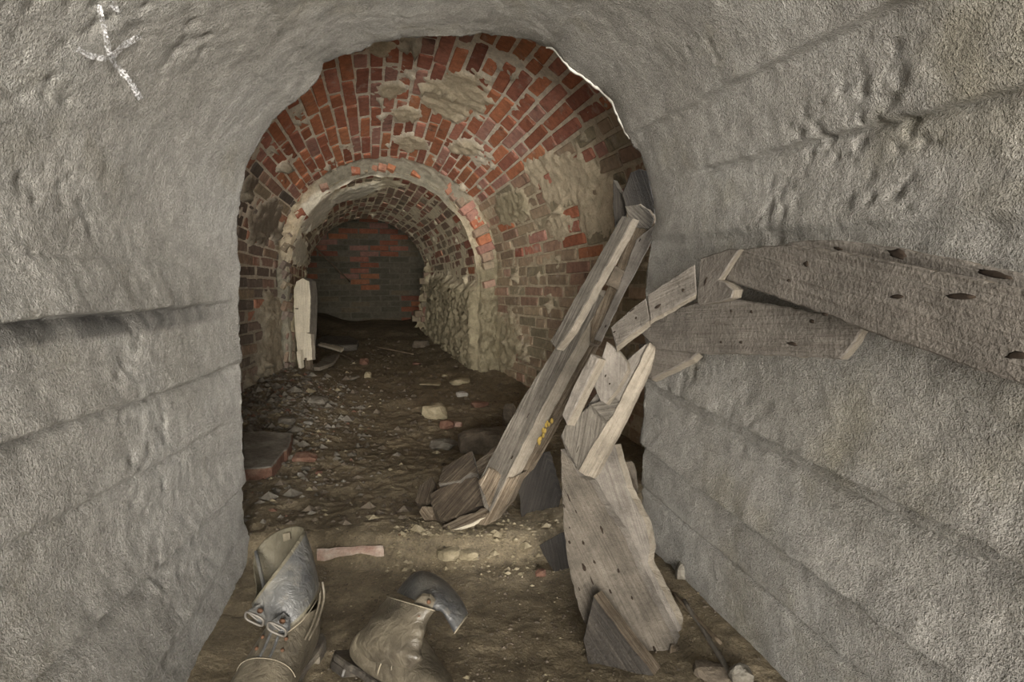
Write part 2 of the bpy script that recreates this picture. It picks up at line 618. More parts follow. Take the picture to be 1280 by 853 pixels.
# right wall (u grows downward there)
ledge(787, 172, 0.010, 0.016, 0.10, -1, 0.012)
ledge(802, 200, 0.003, 0.006, 0.10, 1, 0.02)
ledge(813, 232, 0.002, 0.012, 0.12, -1, 0.006)
groove(813, 232, 0.006, 0.005, 0.25)
ledge(812, 300, 0.010, 0.014, 0.09, -1, 0.016)
ledge(806, 478, 0.016, 0.026, 0.09, -1, 0.008)
ledge(805, 490, 0.003, 0.009, 0.08, -1, 0.006)
groove(805, 490, 0.005, 0.005, 0.1)
ledge(804, 556, 0.024, 0.042, 0.10, -1, 0.006)
ledge(803, 610, 0.003, 0.006, 0.08, -1, 0.005)
groove(803, 612, 0.006, 0.005)
# pocked honeycomb patches in the upper right and around the left ledges
gp = np.clip(fbm(P[..., 0], P[..., 1], P[..., 2], 46, 3, 77) - 0.12, 0, 1)
pm = sst(0.10, 0.35, fbm(P[..., 0], P[..., 1], P[..., 2], 3.2, 2, 78))
h = h - (0.009 + 0.006 * (uu > ULEN * 0.55))[:, None] * gp * pm
h = h * (1 - 0.6 * np.exp(-T / 0.02))
P = P + nrm * h[..., None]
# ragged lip
rag = 0.0035 * fbm(uu, 0, 0, 30, 3, 41) + 0.002 * fbm(uu, 0, 0, 110, 2, 43)
P[:, 0, :] += nrm[:, 3, :] * rag[:, None]
P[:, 0, 1] += 0.01 * fbm(uu, 0, 0, 25, 3, 47)
# rim: the broken end of the lining, then its back running out into the brick
lipn = nrm[:, 4, :]
R1 = P[:, 0, :] - lipn * (0.03 + 0.012 * fbm(uu, 0, 0, 18, 2, 51))[:, None] + np.array([0, 0.035, 0])
cx = np.array([-0.19, 0, 0.6])
R2 = P[:, 0, :].copy()
R2[:, 0] = cx[0] + (R2[:, 0] - cx[0]) * 2.6
R2[:, 2] = cx[2] + (R2[:, 2] - cx[2]) * 2.2
R2[:, 1] = Y_OPEN + 0.06
Pall = np.concatenate([R2[:, None], R1[:, None], P], axis=1)
# darker band along the long recess of the left wall (no darkening = 1)
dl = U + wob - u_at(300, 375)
dark_band = sst(-0.052, -0.035, dl) * sst(0.008, -0.002, dl) * sst(-0.05, 0.30, T) * (0.75 + 0.5 * fbm(T * 3, U, 0, 12, 3, 211)) * sst(0.9, 0.2, (uu[:, None] > ULEN * 0.4) * 1.0)
undarkened = np.clip(1 - 0.8 * np.clip(dark_band, 0, 1), 0, 1)
undarkened = np.concatenate([np.ones((NU, 2)), undarkened], axis=1)
NV = Pall.shape[1]
cutL = int(np.argmin(np.abs(uu - u_at(340, 153))))
cutR = int(np.argmin(np.abs(uu - u_at(776, 150))))
for nm, a, b in (('wall_left', 0, cutL + 1), ('ceiling', cutL, cutR + 1), ('wall_right', cutR, NU)):
    V = Pall[a:b].reshape(-1, 3)
    o = structure(mk(nm, V, grid(b - a, NV, flip=True), M['concrete'], tint=np.repeat(undarkened[a:b].reshape(-1, 1), 3, 1)))
    o['label'] = {'wall_left': 'rough board-marked concrete wall on the left', 'ceiling': 'board-marked concrete vault above the ragged opening',
                  'wall_right': 'rough board-marked concrete wall on the right'}[nm]
    if nm == 'wall_left':
        WL = o
    if nm == 'ceiling':
        CE = o
    if nm == 'wall_right':
        WR = o


def on_concrete(px, py):
    """index of the lining vertex seen at a pixel"""
    x, y = PX(P[:, :150])
    k = np.argmin((x - px) ** 2 + (y - py) ** 2)
    i, j = np.unravel_index(k, x.shape)
    return P[i, j], nrm[i, j]


def chalk_stroke(pts, wpx):
    vs, fs = [], []
    pts = [Vector((a, b, 0)) for a, b in pts]
    dense = []
    for a, b in zip(pts[:-1], pts[1:]):
        n = max(2, int((b - a).length / 4))
        dense += [a.lerp(b, k / n) for k in range(n)]
    dense.append(pts[-1])
    for k, p in enumerate(dense):
        d = (dense[min(k + 1, len(dense) - 1)] - dense[max(k - 1, 0)]).normalized()
        q = Vector((-d.y, d.x, 0))
        wv = wpx * random.uniform(0.7, 1.2)
        for s in (-1, 0, 1):
            c = p + q * (s * wv)
            X, n = on_concrete(c.x, c.y)
            pos = np.array(W(c.x, c.y, X[1])) + n * 0.006
            vs.append(pos)
    for k in range(len(dense) - 1):
        for s in (0, 1):
            fs.append((k * 3 + s, k * 3 + s + 1, k * 3 + s + 4, k * 3 + s + 3))
    return vs, fs


for strokes in ([(119, 2), (126, 30), (132, 62), (140, 78), (158, 98), (172, 122)], [(92, 58), (108, 67), (130, 71)], [(136, 68), (150, 54), (172, 42)], [(134, 0), (147, 12)]):
    vs, fs = chalk_stroke(strokes, 4.0)
    o = mk('chalk_stroke', vs, fs, M['chalk'], WL)
    o['label'] = 'white chalk stroke of a scrawled mark'

# pale chipped edge along the upper right lip
vs, fs = [], []
i0, i1 = int(np.argmin(np.abs(uu - u_at(684, 57)))), int(np.argmin(np.abs(uu - u_at(788, 174))))
idx = list(range(i0, i1, 2))
for k, i in enumerate(idx):
    n = lipn[i]
    th = 0.0048 * (0.55 + 0.9 * abs(float(fbm(uu[i], 0, 0, 22, 3, 61)))) * min(1, k / 12 + 0.2, (len(idx) - k) / 6)
    c = P[i, 0] + np.array([0, 0.004, 0])
    vs += [c - n * 0.004 + np.array([0, -0.008, 0]), c + n * th * 0.6 + np.array([0, -0.004, 0]), c + n * th + np.array([0, 0.006, 0]), c - n * 0.01 + np.array([0, 0.02, 0])]
for k in range(len(idx) - 1):
    for s in range(3):
        fs.append((k * 4 + s, k * 4 + s + 1, k * 4 + s + 5, k * 4 + s + 4))
o = mk('chipped_edge', vs, fs, M['plaster'], CE)
o['label'] = 'white chipped plaster edge of the opening'

# ------------------------------------------------------------------ floor
yy = np.r_[np.linspace(-2.3, 0.8, 30), np.linspace(0.82, 3.2, 330), np.linspace(3.22, 9.6, 230)]
xx = np.r_[np.linspace(-4.2, -2.0, 20), np.linspace(-1.98, 1.3, 400), np.linspace(1.35, 3.0, 16)]
Xg, Yg = np.meshgrid(xx, yy, indexing='ij')
Zg = floor_z(Xg, Yg)
structure(mk('floor', np.stack([Xg, Yg, Zg], -1).reshape(-1, 3), grid(len(xx), len(yy), flip=True), M['dirt']))['label'] = 'dark earth floor strewn with grit and rubble'


# ------------------------------------------------------------------ brick vaults
def brick_mesh(k):
    r = random.Random(100 + k)
    bm = bmesh.new()
    bmesh.ops.create_cube(bm, size=1.0)
    for v in bm.verts:
        v.co += Vector([r.uniform(-0.05, 0.05) * a for a in (0.7, 1.3, 0.4)])
    bmesh.ops.bevel(bm, geom=list(bm.edges), offset=0.055, segments=1, affect='EDGES')
    for v in bm.verts:
        v.co += Vector([r.uniform(-1, 1) * a for a in (0.016, 0.03, 0.02)])
    me = bpy.data.meshes.new('brick')
    bm.to_mesh(me)
    bm.free()
    me.materials.append(M['brick'])
    return me


BRICKS = [brick_mesh(k) for k in range(8)]
RED = [(0.38, 0.15, 0.09), (0.34, 0.135, 0.085), (0.44, 0.18, 0.10), (0.40, 0.18, 0.13), (0.29, 0.12, 0.085), (0.38, 0.21, 0.17), (0.45, 0.20, 0.11)]
GREY = [(0.20, 0.165, 0.14), (0.16, 0.13, 0.11), (0.24, 0.19, 0.16), (0.14, 0.12, 0.105), (0.22, 0.15, 0.12)]
TAN = [(0.33, 0.27, 0.19), (0.29, 0.23, 0.165), (0.36, 0.28, 0.20), (0.31, 0.21, 0.155), (0.27, 0.24, 0.17)]
DULL = [(0.33, 0.20, 0.15), (0.29, 0.215, 0.16), (0.37, 0.19, 0.13), (0.26, 0.20, 0.15), (0.38, 0.26, 0.20), (0.31, 0.26, 0.19)]


def put_brick(parent, c, es, eu, n, L, Tk, Dp, col, name='brick'):
    o = bpy.data.objects.new(name, random.choice(BRICKS))
    es = Vector(es).normalized()
    n = (Vector(n) - es * Vector(n).dot(es)).normalized()
    eu = n.cross(es)
    m = Matrix((es * L, eu * Tk, n * Dp)).transposed().to_4x4()
    m.translation = Vector(c)
    o.matrix_world = m
    o.parent = parent
    o.matrix_parent_inverse = Matrix.Identity(4)
    j = random.uniform(0.8, 1.2)
    o.color = (min(1, col[0] * j), min(1, col[1] * j), min(1, col[2] * j), 1)
    COL.objects.link(o)
    return o


class Vault:
    """a barrel vault on walls; q runs from the left foot over the crown to the right foot"""

    def __init__(self, keys, nwall, narc, zfoot=-0.08):
        self.k = np.array(keys, float)     # s, wl, wr, zspring, zcrown
        self.nw, self.na = nwall, narc
        self.nq = 2 * nwall + narc
        self.zf = zfoot

    def pt(self, s, q):
        s, q = np.broadcast_arrays(np.asarray(s, float), np.asarray(q, float))
        wl, wr, zs, zc = [np.interp(s, self.k[:, 0], self.k[:, c]) for c in (1, 2, 3, 4)]
        wc, hw = (wl + wr) / 2, (wr - wl) / 2
        a = np.clip((q - self.nw) / self.na, 0, 1) * math.pi
        w = wc - hw * np.cos(a)
        z = zs + (zc - zs) * np.sin(a)
        z = np.where(q < self.nw, self.zf + (zs - self.zf) * q / self.nw, z)
        z = np.where(q > self.nw + self.na, self.zf + (zs - self.zf) * (self.nq - q) / self.nw, z)
        return SW(s, w, z)

    def frame(self, s, q):
        e = 0.02
        p = self.pt(s, q)
        ds = self.pt(s + e, q) - self.pt(s - e, q)
        dq = self.pt(s, q + e) - self.pt(s, q - e)
        sp = np.linalg.norm(dq) / (2 * e)
        es = ds / np.linalg.norm(ds)
        eu = dq / np.linalg.norm(dq)
        n = np.cross(es, eu)
        return p, es, eu, n, sp


def ell(x, y, cx, cy, rx, ry, rot=0.0):
    c, s = math.cos(rot), math.sin(rot)
    dx, dy = x - cx, y - cy
    u, v = (dx * c + dy * s) / rx, (-dx * s + dy * c) / ry
    return np.clip(1.2 - np.sqrt(u * u + v * v), 0, 1) / 0.6


V1 = Vault([(1.2, -0.76, 1.17, 0.87, 1.84), (2.6, -0.74, 1.155, 0.87, 1.82), (4.10, -0.495, 0.905, 0.82, 1.525)], 15, 40)
V2 = Vault([(4.06, -0.437, 0.793, 0.79, 1.437), (5.2, -0.46, 0.745, 0.76, 1.385), (6.42, -0.508, 0.672, 0.735, 1.335)], 12, 32)
LIME = np.array([0.70, 0.645, 0.55])
CRUST = np.array([0.32, 0.285, 0.20])
WHITE = np.array([0.72, 0.69, 0.60])
BUFF = np.array([0.47, 0.41, 0.31])
GREYM = np.array([0.26, 0.245, 0.20])
DARKM = np.array([0.13, 0.11, 0.085])


def mixa(a, b, m):
    m = np.clip(m, 0, 1)[..., None]
    return a * (1 - m) + b * m


def mortar_surface(v, s0, s1, ns, nq, which):
    s = np.linspace(s0, s1, ns)
    q = np.linspace(0, v.nq, nq)
    S_, Q_ = np.meshgrid(s, q, indexing='ij')
    Pm = v.pt(S_, Q_)
    nm = vgrid_normals(Pm)
    inward = SW(S_, (np.interp(S_, v.k[:, 0], v.k[:, 1]) + np.interp(S_, v.k[:, 0], v.k[:, 2])) / 2, np.full_like(S_, 0.75)) - Pm
    nm *= np.sign(np.sum(nm * inward, -1))[..., None]
    x, y = PX(Pm)
    n1 = fbm(Pm[..., 0], Pm[..., 1], Pm[..., 2], 9, 4, 91)
    n2 = fbm(Pm[..., 0], Pm[..., 1], Pm[..., 2], 34, 3, 93)
    n3 = fbm(Pm[..., 0], Pm[..., 1], Pm[..., 2], 5, 3, 95)
    d = -0.0060 + 0.0045 * n2 + 0.0045 * np.clip(n1, -0.5, 1)
    col = np.broadcast_to(LIME, Pm.shape).copy()
    if which == 2:
        d = d + 0.003
    if which == 1:
        col = mixa(col, GREYM, sst(19, 11, Q_) * 0.8)
        col = mixa(col, BUFF, sst(43, 49, Q_))
        pa = np.clip(np.maximum.reduce([ell(x, y, 575, 118, 50, 36), ell(x, y, 490, 112, 16, 10), ell(x, y, 508, 142, 20, 10), ell(x, y, 478, 60, 18, 12), ell(x, y, 515, 180, 22, 12), ell(x, y, 580, 185, 22, 10)]), 0, 1.4)
        patch = sst(0.35, 0.8, pa + 0.8 * n1 + 0.3 * n2)
        d = d + patch * (0.015 + 0.008 * n2)
        col = mixa(col, BUFF * 1.1, patch)
        pr = np.clip(np.maximum.reduce([ell(x, y, 708, 225, 56, 34, 0.25), ell(x, y, 752, 262, 34, 44), ell(x, y, 700, 285, 22, 16)]), 0, 1.4)
        patch2 = sst(0.25, 0.75, pr + 0.55 * n1 + 0.25 * n2)
        d = d + patch2 * (0.014 + 0.006 * n2 + 0.006 * n1)
        col = mixa(col, BUFF * 1.12, patch2)
        crust = np.clip(np.maximum(ell(x, y, 640, 258, 24, 24), ell(x, y, 628, 430, 24, 44)), 0, 1.4)
        pc = sst(0.35, 0.8, crust + 0.7 * n1 + 0.3 * n2)
        d = d + pc * (0.018 + 0.014 * n2)
        col = mixa(col, CRUST, pc * 0.9)
        dk = np.clip(np.maximum(ell(x, y, 330, 275, 30, 36), ell(x, y, 318, 230, 16, 14)), 0, 1.4)
        pd = sst(0.5, 0.9, 0.75 * dk + 1.0 * n1 + 0.3 * n2)
        d = d + pd * 0.016
        col = mixa(col, DARKM, pd * 0.9)
        # crumbled, plastered foot of the left wall
        pf = sst(0.15, 0.6, sst(3.6, 3.95, S_) * sst(14.0, 10.5, Q_) + 0.5 * n1)
        d = d + pf * (0.024 + 0.012 * n2)
        col = mixa(col, np.array([0.30, 0.265, 0.205]), pf * 0.9)
    else:
        col = mixa(col, np.array([0.68, 0.61, 0.43]), 0.6 + 0 * Q_)
        wp = np.clip(np.maximum.reduce([ell(x, y, 395, 265, 36, 14, -0.9), ell(x, y, 440, 240, 40, 9, -0.3), ell(x, y, 372, 312, 12, 22)]), 0, 1.4)
        pw = sst(0.3, 0.8, wp + 0.6 * n1 + 0.3 * n2)
        d = d + pw * 0.022
        col = mixa(col, WHITE, pw)
        fl = np.clip(np.maximum.reduce([ell(x, y, 585, 415, 55, 60), ell(x, y, 548, 395, 26, 55)]), 0, 1.4)
        fl = fl * sst(v.nq - 14.5, v.nq - 10.5, Q_)
        pfl = sst(0.12, 0.6, fl + 0.35 * n1)
        ridg = 1 - np.abs(fbm(Pm[..., 0] * 1.2, Pm[..., 1] * 1.2, Pm[..., 2] * 0.8, 22, 3, 97)) * 3.2
        d = d + pfl * (0.045 + 0.026 * ridg + 0.03 * n1)
        col = mixa(col, CRUST, pfl)
        d = np.where(d > 0, d * sst(4.08, 4.15, S_), d)
        pl = sst(0.2, 0.6, sst(10.0, 6.5, Q_) + 0.5 * n1) * sst(4.08, 4.2, S_)
        d = d + pl * (0.022 + 0.015 * n2)
        col = mixa(col, np.array([0.24, 0.215, 0.15]), pl * 0.9)
    Pm = Pm + nm * d[..., None]
    return Pm, col, S_, Q_, d


def build_vault(v, s0, s1, ns, nq, which, names, blen, palettes):
    Pm, col, S_, Q_, d = mortar_surface(v, s0, s1, ns, nq, which)
    q = np.linspace(0, v.nq, nq)
    cuts = [0, int(np.argmin(np.abs(q - v.nw))), int(np.argmin(np.abs(q - v.nw - v.na))), nq - 1]
    par = []
    for k, (nm, lab) in enumerate(names):
        a, b = cuts[k], cuts[k + 1] + 1
        o = structure(mk(nm, Pm[:, a:b].reshape(-1, 3), grid(ns, b - a), M['mortar'], tint=col[:, a:b].reshape(-1, 3)))
        o['label'] = lab
        par.append(o)
    n = 0
    for i in range(v.nq):
        s = s0 + random.uniform(0.0, 1.0) * blen
        while s < s1 - 0.05:
            L = blen if random.random() < 0.72 else blen * 0.5
            if s + L > s1 + 0.02:
                L = s1 - s
            sc = s + L / 2
            qc = i + 0.5 + random.uniform(-0.05, 0.05)
            s += L
            if L < 0.06:
                continue
            p, es, eu, nn, sp = v.frame(sc, qc)
            gi = int(np.clip((sc - s0) / (s1 - s0) * (ns - 1), 0, ns - 1))
            gj = int(np.clip(qc / v.nq * (nq - 1), 0, nq - 1))
            if d[max(0, gi - 2):gi + 3, max(0, gj - 2):gj + 3].min() > 0.012:
                continue                       # wholly under plaster
            cxp, cyp = PX(np.array(p))
            if p[2] < float(floor_base(p[0], p[1])) - 0.02:
                continue
            side = 0 if i < v.nw else (1 if i < v.nw + v.na else 2)
            pal = palettes(side, sc, i, float(cxp), float(cyp))
            depth = 0.07
            out = random.uniform(-0.005, 0.005)
            c = p - nn * (depth / 2 - out)
            tk = min(sp - 0.0095, 0.058) * random.uniform(0.93, 1.03)
            es2 = es + eu * random.uniform(-0.03, 0.03) + nn * random.uniform(-0.015, 0.015)
            put_brick(par[side], c, es2, eu, nn, L - 0.010, tk, depth, random.choice(pal))
            n += 1
    return par, n


def pal1(side, s, i, x, y):
    if side == 0:
        return GREY if random.random() < 0.8 else DULL
    if side == 1:
        if i < 15 + 8:
            return GREY if random.random() < 0.55 else DULL
        if i > 15 + 40 - 9:
            return TAN if random.random() < 0.8 else RED
        return RED
    return TAN if random.random() < 0.94 else DULL


def pal2(side, s, i, x, y):
    if side == 1:
        if s < 4.35:
            return RED if random.random() < 0.6 else DULL
        return DULL
    return TAN if random.random() < 0.5 else DULL


par1, n1 = build_vault(V1, 1.78, 4.16, 150, 330, 1,
                       [('wall_left_brick', 'grey stained brick wall left behind the opening'), ('ceiling_brick', 'red brick splayed vault behind the opening'), ('wall_right_brick', 'lime crusted brick wall right behind the opening')], 0.25, pal1)
par2, n2 = build_vault(V2, 4.05, 6.42, 150, 260, 2,
                       [('wall_left_inner', 'low brick wall left in the inner tunnel'), ('ceiling_inner', 'narrow inner brick barrel vault'), ('wall_right_inner', 'mineral crusted wall right in the inner tunnel')], 0.235, pal2)

# ring between the two vaults
NQ = 260
qs = np.linspace(0, 1, NQ)
rows = []
for f in np.linspace(-0.25, 1.6, 26):
    o1 = V1.pt(4.10, qs * V1.nq)
    o2 = V2.pt(4.08, qs * V2.nq)
    ff = np.where(f < 0, f * (0.55 + 0.45 * sst(0.85, 0.7, qs) * sst(0.1, 0.25, qs)), f)[:, None]
    rows.append(o2 * (1 - ff) + o1 * ff)
R = np.stack(rows, 0)
rn = fbm(R[..., 0], R[..., 1], R[..., 2], 12, 4, 137)
R = R + ((R - SW(4.08, 0.19, 0.78)) * (0.030 * rn)[..., None])
x, y = PX(R)
na = fbm(R[..., 0], R[..., 1], R[..., 2], 9, 4, 131)
nb = fbm(R[..., 0], R[..., 1], R[..., 2], 38, 3, 133)
fgrid = np.linspace(-0.25, 1.6, 26)[:, None] + 0 * na
top = sst(0.30, 0.40, qs)[None, :] * sst(0.76, 0.66, qs)[None, :]
nc = fbm(R[..., 0], R[..., 1], R[..., 2], 17, 4, 139)
bul = 0.020 + 0.035 * nb + 0.040 * na + 0.035 * nc + 0.03 * top * sst(0.1, 0.6, fgrid) + 0.02 * sst(0.36, 0.30, qs)[None, :]
R = R - AX * (bul * sst(-0.25, 0.0, fgrid) * sst(1.35, 0.95, fgrid))[..., None]
col = np.broadcast_to(GREYM, R.shape).copy()
leftm = sst(0.40, 0.34, qs)[None, :] + 0 * na
col = mixa(col, BUFF * 1.25, leftm * sst(0.20, 0.27, qs)[None, :])
col = mixa(col, WHITE, sst(0.25, 0.7, np.clip(np.maximum(ell(x, y, 400, 258, 30, 18, -0.7), ell(x, y, 452, 232, 40, 9, -0.2)), 0, 1) + 0.5 * na))
col = mixa(col, BUFF, sst(0.62, 0.70, qs)[None, :] + 0 * na)
col = mixa(col, CRUST * 0.8, sst(0.72, 0.80, qs + 0 * na + 0.05 * na) )
R = R - AX * (sst(0.80, 0.88, qs)[None, :] * (0.02 + 0.05 * nb + 0.04 * na) * sst(-0.25, 0.0, fgrid))[..., None]
ring = structure(mk('trim_1', R.reshape(-1, 3), grid(26, NQ, flip=True), M['mortar'], tint=col.reshape(-1, 3)))
ring['label'] = 'cement smeared face of the inner brick arch'
for k in range(60):
    t = 0.03 + 0.94 * (k + 0.5) / 60
    if 0.28 < t < 0.42 and random.random() < 0.8:
        continue
    if 0.42 <= t < 0.62 and random.random() < 0.6:
        continue
    if t > 0.80 and random.random() < 0.75:
        continue
    if random.random() < 0.12:
        continue
    a, b = V2.pt(4.08, t * V2.nq), V1.pt(4.10, t * V1.nq)
    t2 = V2.pt(4.08, (t + 0.004) * V2.nq) - V2.pt(4.08, (t - 0.004) * V2.nq)
    rad = b - a
    lo = 0.0 if t > 0.4 else 0.1
    c = a + rad * (0.45 if t > 0.6 else 0.2) - AX * random.uniform(-0.005, 0.02)
    Lr = np.linalg.norm(rad) * (0.9 if t > 0.6 else 0.5) * random.uniform(0.7, 1.15)
    t2 = t2 + rad * random.uniform(-0.05, 0.05)
    put_brick(ring, c, rad, t2, -AX, Lr, random.uniform(0.046, 0.062), 0.10, random.choice(RED + DULL + DULL if t > 0.3 else GREY + DULL), 'arch_brick')

# ------------------------------------------------------------------ chamber at the far end
def wall_quad(name, a, b, z0, z1, n, m, label, seed, tint, roughness=0.02):
    a, b = np.array(a), np.array(b)
    uu_, zz_ = np.meshgrid(np.linspace(0, 1, n), np.linspace(z0, z1, m), indexing='ij')
    Pq = a[None, None] * (1 - uu_[..., None]) + b[None, None] * uu_[..., None]
    Pq[..., 2] = zz_
    d = b - a
    nr = np.array([d[1], -d[0], 0])
    nr /= np.linalg.norm(nr)
    Pq = Pq + nr * (roughness * fbm(Pq[..., 0], Pq[..., 1], Pq[..., 2], 6, 4, seed))[..., None]
    o = structure(mk(name, Pq.reshape(-1, 3), grid(n, m), M['mortar'], tint=np.broadcast_to(np.array(tint), (n * m, 3))))
    o['label'] = label
    return o


SB = 7.9
A_, B_ = SW(SB, -1.0, 0.0), SW(SB, 0.80, 0.0)
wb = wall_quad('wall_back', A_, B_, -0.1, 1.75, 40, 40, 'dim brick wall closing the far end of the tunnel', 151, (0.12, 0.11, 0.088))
# its bricks are only a few pixels high: one joined part
bm = bmesh.new()
lay = bm.loops.layers.float_color.new('tint')
for r_ in range(24):
    z = 0.05 + r_ * 0.07
    w = -0.98 + (0.125 if r_ % 2 else 0.0)
    while w < 0.78:
        Lb = min(0.235, 0.79 - w)
        if Lb > 0.05 and random.random() < 0.93:
            c = SW(SB - 0.0 + random.uniform(-0.01, 0.012), w + Lb / 2, z)
            cv = fbm(c[0], c[1], c[2], 2.6, 3, 161)
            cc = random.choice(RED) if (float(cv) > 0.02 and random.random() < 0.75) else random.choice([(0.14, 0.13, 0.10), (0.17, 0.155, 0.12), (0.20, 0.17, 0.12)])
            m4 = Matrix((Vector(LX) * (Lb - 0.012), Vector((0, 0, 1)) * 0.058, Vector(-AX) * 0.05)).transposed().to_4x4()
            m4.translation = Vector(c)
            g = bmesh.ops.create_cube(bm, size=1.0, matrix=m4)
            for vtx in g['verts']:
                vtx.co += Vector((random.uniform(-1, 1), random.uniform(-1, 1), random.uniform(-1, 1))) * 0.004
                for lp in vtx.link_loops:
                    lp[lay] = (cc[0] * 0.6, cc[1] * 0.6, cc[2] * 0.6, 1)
        w += 0.247
o = mkbm('small_bricks', bm, M['mortar'], wb)
o['kind'] = 'stuff'
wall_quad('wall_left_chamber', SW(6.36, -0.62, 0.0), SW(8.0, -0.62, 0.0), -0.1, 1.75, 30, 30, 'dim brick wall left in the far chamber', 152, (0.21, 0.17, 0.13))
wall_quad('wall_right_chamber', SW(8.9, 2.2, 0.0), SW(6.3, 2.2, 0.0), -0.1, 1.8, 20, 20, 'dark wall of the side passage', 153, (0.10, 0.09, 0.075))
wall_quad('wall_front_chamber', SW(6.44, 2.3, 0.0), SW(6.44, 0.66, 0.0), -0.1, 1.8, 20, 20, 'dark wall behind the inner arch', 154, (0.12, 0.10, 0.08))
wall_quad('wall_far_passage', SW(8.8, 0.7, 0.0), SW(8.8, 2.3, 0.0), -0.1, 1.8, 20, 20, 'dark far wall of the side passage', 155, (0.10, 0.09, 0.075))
Sg, Wg = np.meshgrid(np.linspace(6.38, 9.0, 40), np.linspace(-1.0, 2.4, 40), indexing='ij')
Zc = 1.42 + 0.28 * np.sqrt(np.clip(1 - ((Wg - 0.1) / 1.2) ** 2, 0, 1))
Pc = SW(Sg, Wg, Zc)
Pc[..., 2] += 0.02 * fbm(Sg, Wg, 0, 5, 3, 171)
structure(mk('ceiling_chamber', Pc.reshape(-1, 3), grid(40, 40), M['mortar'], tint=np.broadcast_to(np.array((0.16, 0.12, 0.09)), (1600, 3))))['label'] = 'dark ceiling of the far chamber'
# close the triangle between inner vault end and chamber
o1 = V2.pt(6.40, np.linspace(0, V2.nq, 90))
o2 = o1.copy()
mid = SW(6.44, 0.08, 0.6)
o2 = mid + (o1 - mid) * np.array([2.2, 1.0, 2.2]) + AX * 0.04
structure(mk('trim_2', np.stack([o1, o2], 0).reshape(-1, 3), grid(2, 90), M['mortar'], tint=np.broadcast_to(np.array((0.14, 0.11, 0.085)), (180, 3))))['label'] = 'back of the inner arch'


# ------------------------------------------------------------------ boards
def resample(poly, step=0.02, jit=0.0012):
    out = []
    n = len(poly)
    for i in range(n):
        a, b = poly[i], poly[(i + 1) % n]
        k = max(1, int((b - a).length / step))
        for j in range(k):
            p = a.lerp(b, j / k)
            if j:
                p = p + Vector([random.uniform(-jit, jit) for _ in range(3)])
            out.append(p)
    return out


PLANE = {}


def board(name, poly, ext, mats, parent=None, along=None, jit=0.0014, bev=0.0025, step=0.02):
    """a plank: outline of its face and the vector of its thickness; UV runs along the grain"""
    poly = [Vector(p) for p in poly]
    cc = sum(poly, Vector()) / len(poly)
    A_m = np.array([tuple(p - cc) for p in poly])
    nrm_ = Vector(np.linalg.svd(A_m)[2][2])
    co = Vector((0, 0, CAM_H))
    if abs(nrm_.dot((cc - co).normalized())) > 0.15:
        poly = [co + (p - co) * ((cc - co).dot(nrm_) / (p - co).dot(nrm_)) for p in poly]
    else:
        poly = [p - nrm_ * (p - cc).dot(nrm_) for p in poly]
    if along is None:
        best = max(((poly[i] - poly[j], (poly[i] - poly[j]).length) for i in range(len(poly)) for j in range(i)), key=lambda t: t[1])[0]
        along = best
    e1 = Vector(along)
    e1 = (e1 - nrm_ * e1.dot(nrm_)).normalized()
    ext = Vector(ext)
    pts = [p - nrm_ * (p - cc).dot(nrm_) for p in resample(poly, step, jit)]
    bm = bmesh.new()
    vs = [bm.verts.new(p) for p in pts]
    f = bm.faces.new(vs)
    r = bmesh.ops.extrude_face_region(bm, geom=[f])
    back = [g for g in r['geom'] if isinstance(g, bmesh.types.BMVert)]
    for v in back:
        v.co += ext
    bmesh.ops.recalc_face_normals(bm, faces=bm.faces)
    bm.normal_update()
    big = [fc for fc in bm.faces if len(fc.verts) > 4 or abs(fc.normal.dot(ext.normalized())) > 0.6]
    for fc in bm.faces:
        fc.material_index = 0 if fc in big else 1
    edges = set()
    for fc in bm.faces:
        if len(fc.verts) == len(vs):
            edges.update(fc.edges)
    if bev > 0:
        try:
            bmesh.ops.bevel(bm, geom=list(edges), offset=bev, segments=1, affect='EDGES', clamp_overlap=True)
        except Exception:
            pass
    bmesh.ops.triangulate(bm, faces=[fc for fc in bm.faces if len(fc.verts) > 4])
    uv = bm.loops.layers.uv.new('UVMap')
    e2 = nrm_.cross(e1).normalized()
    e3 = nrm_
    for fc in bm.faces:
        for lp in fc.loops:
            p = lp.vert.co
            lp[uv].uv = (p.dot(e1), p.dot(e2) + p.dot(e3) * 1.37)
    c = sum(poly, Vector()) / len(poly)
    if parent is None:
        for v in bm.verts:
            v.co -= c
    o = mkbm(name, bm, mats)
    PLANE[o.name] = (cc.copy(), nrm_.copy())
    if parent is None:
        o.location = c
    else:
        under(o, parent)
    return o


def hole(bd, x, y, dx, dy, L, Wd, parent, mat='hole'):
    """a rotted nail hole or split: a dark lens let into the face of a board"""
    cc, n = PLANE[bd.name]
    co = Vector((0, 0, CAM_H))

    def on(px, py):
        r = W(px, py, 1.0) - co
        return co + r * ((cc - co).dot(n) / r.dot(n))
    p = on(x, y)
    d = (on(x + dx, y + dy) - p).normalized()
    n = n if n.dot(co - p) > 0 else -n
    e = n.cross(d).normalized()
    bm = bmesh.new()
    bmesh.ops.create_icosphere(bm, subdivisions=2, radius=1.0)
    for v in bm.verts:
        c = v.co.copy()
        k = 1 + 0.4 * float(noise3(c.x * 2 + x, c.y * 2 + y, c.z * 2, 3))
        v.co = p + d * (c.x * L * k * 0.9) + e * (c.y * Wd * k * 0.8) + n * (c.z * 0.0014)
    return under(mkbm('nail_hole', bm, M[mat], smooth=True), parent)


WS = [M['wood'], M['cut']]
SS = [M['silver'], M['cut']]
BS = [M['brownw'], M['cut']]
DK = [M['darkw'], M['darkw']]

# --- leaning rib: stands in the opening on its rotten foot
def YA(py):
    return 1.755 + (660 - py) / 450.0 * 0.17


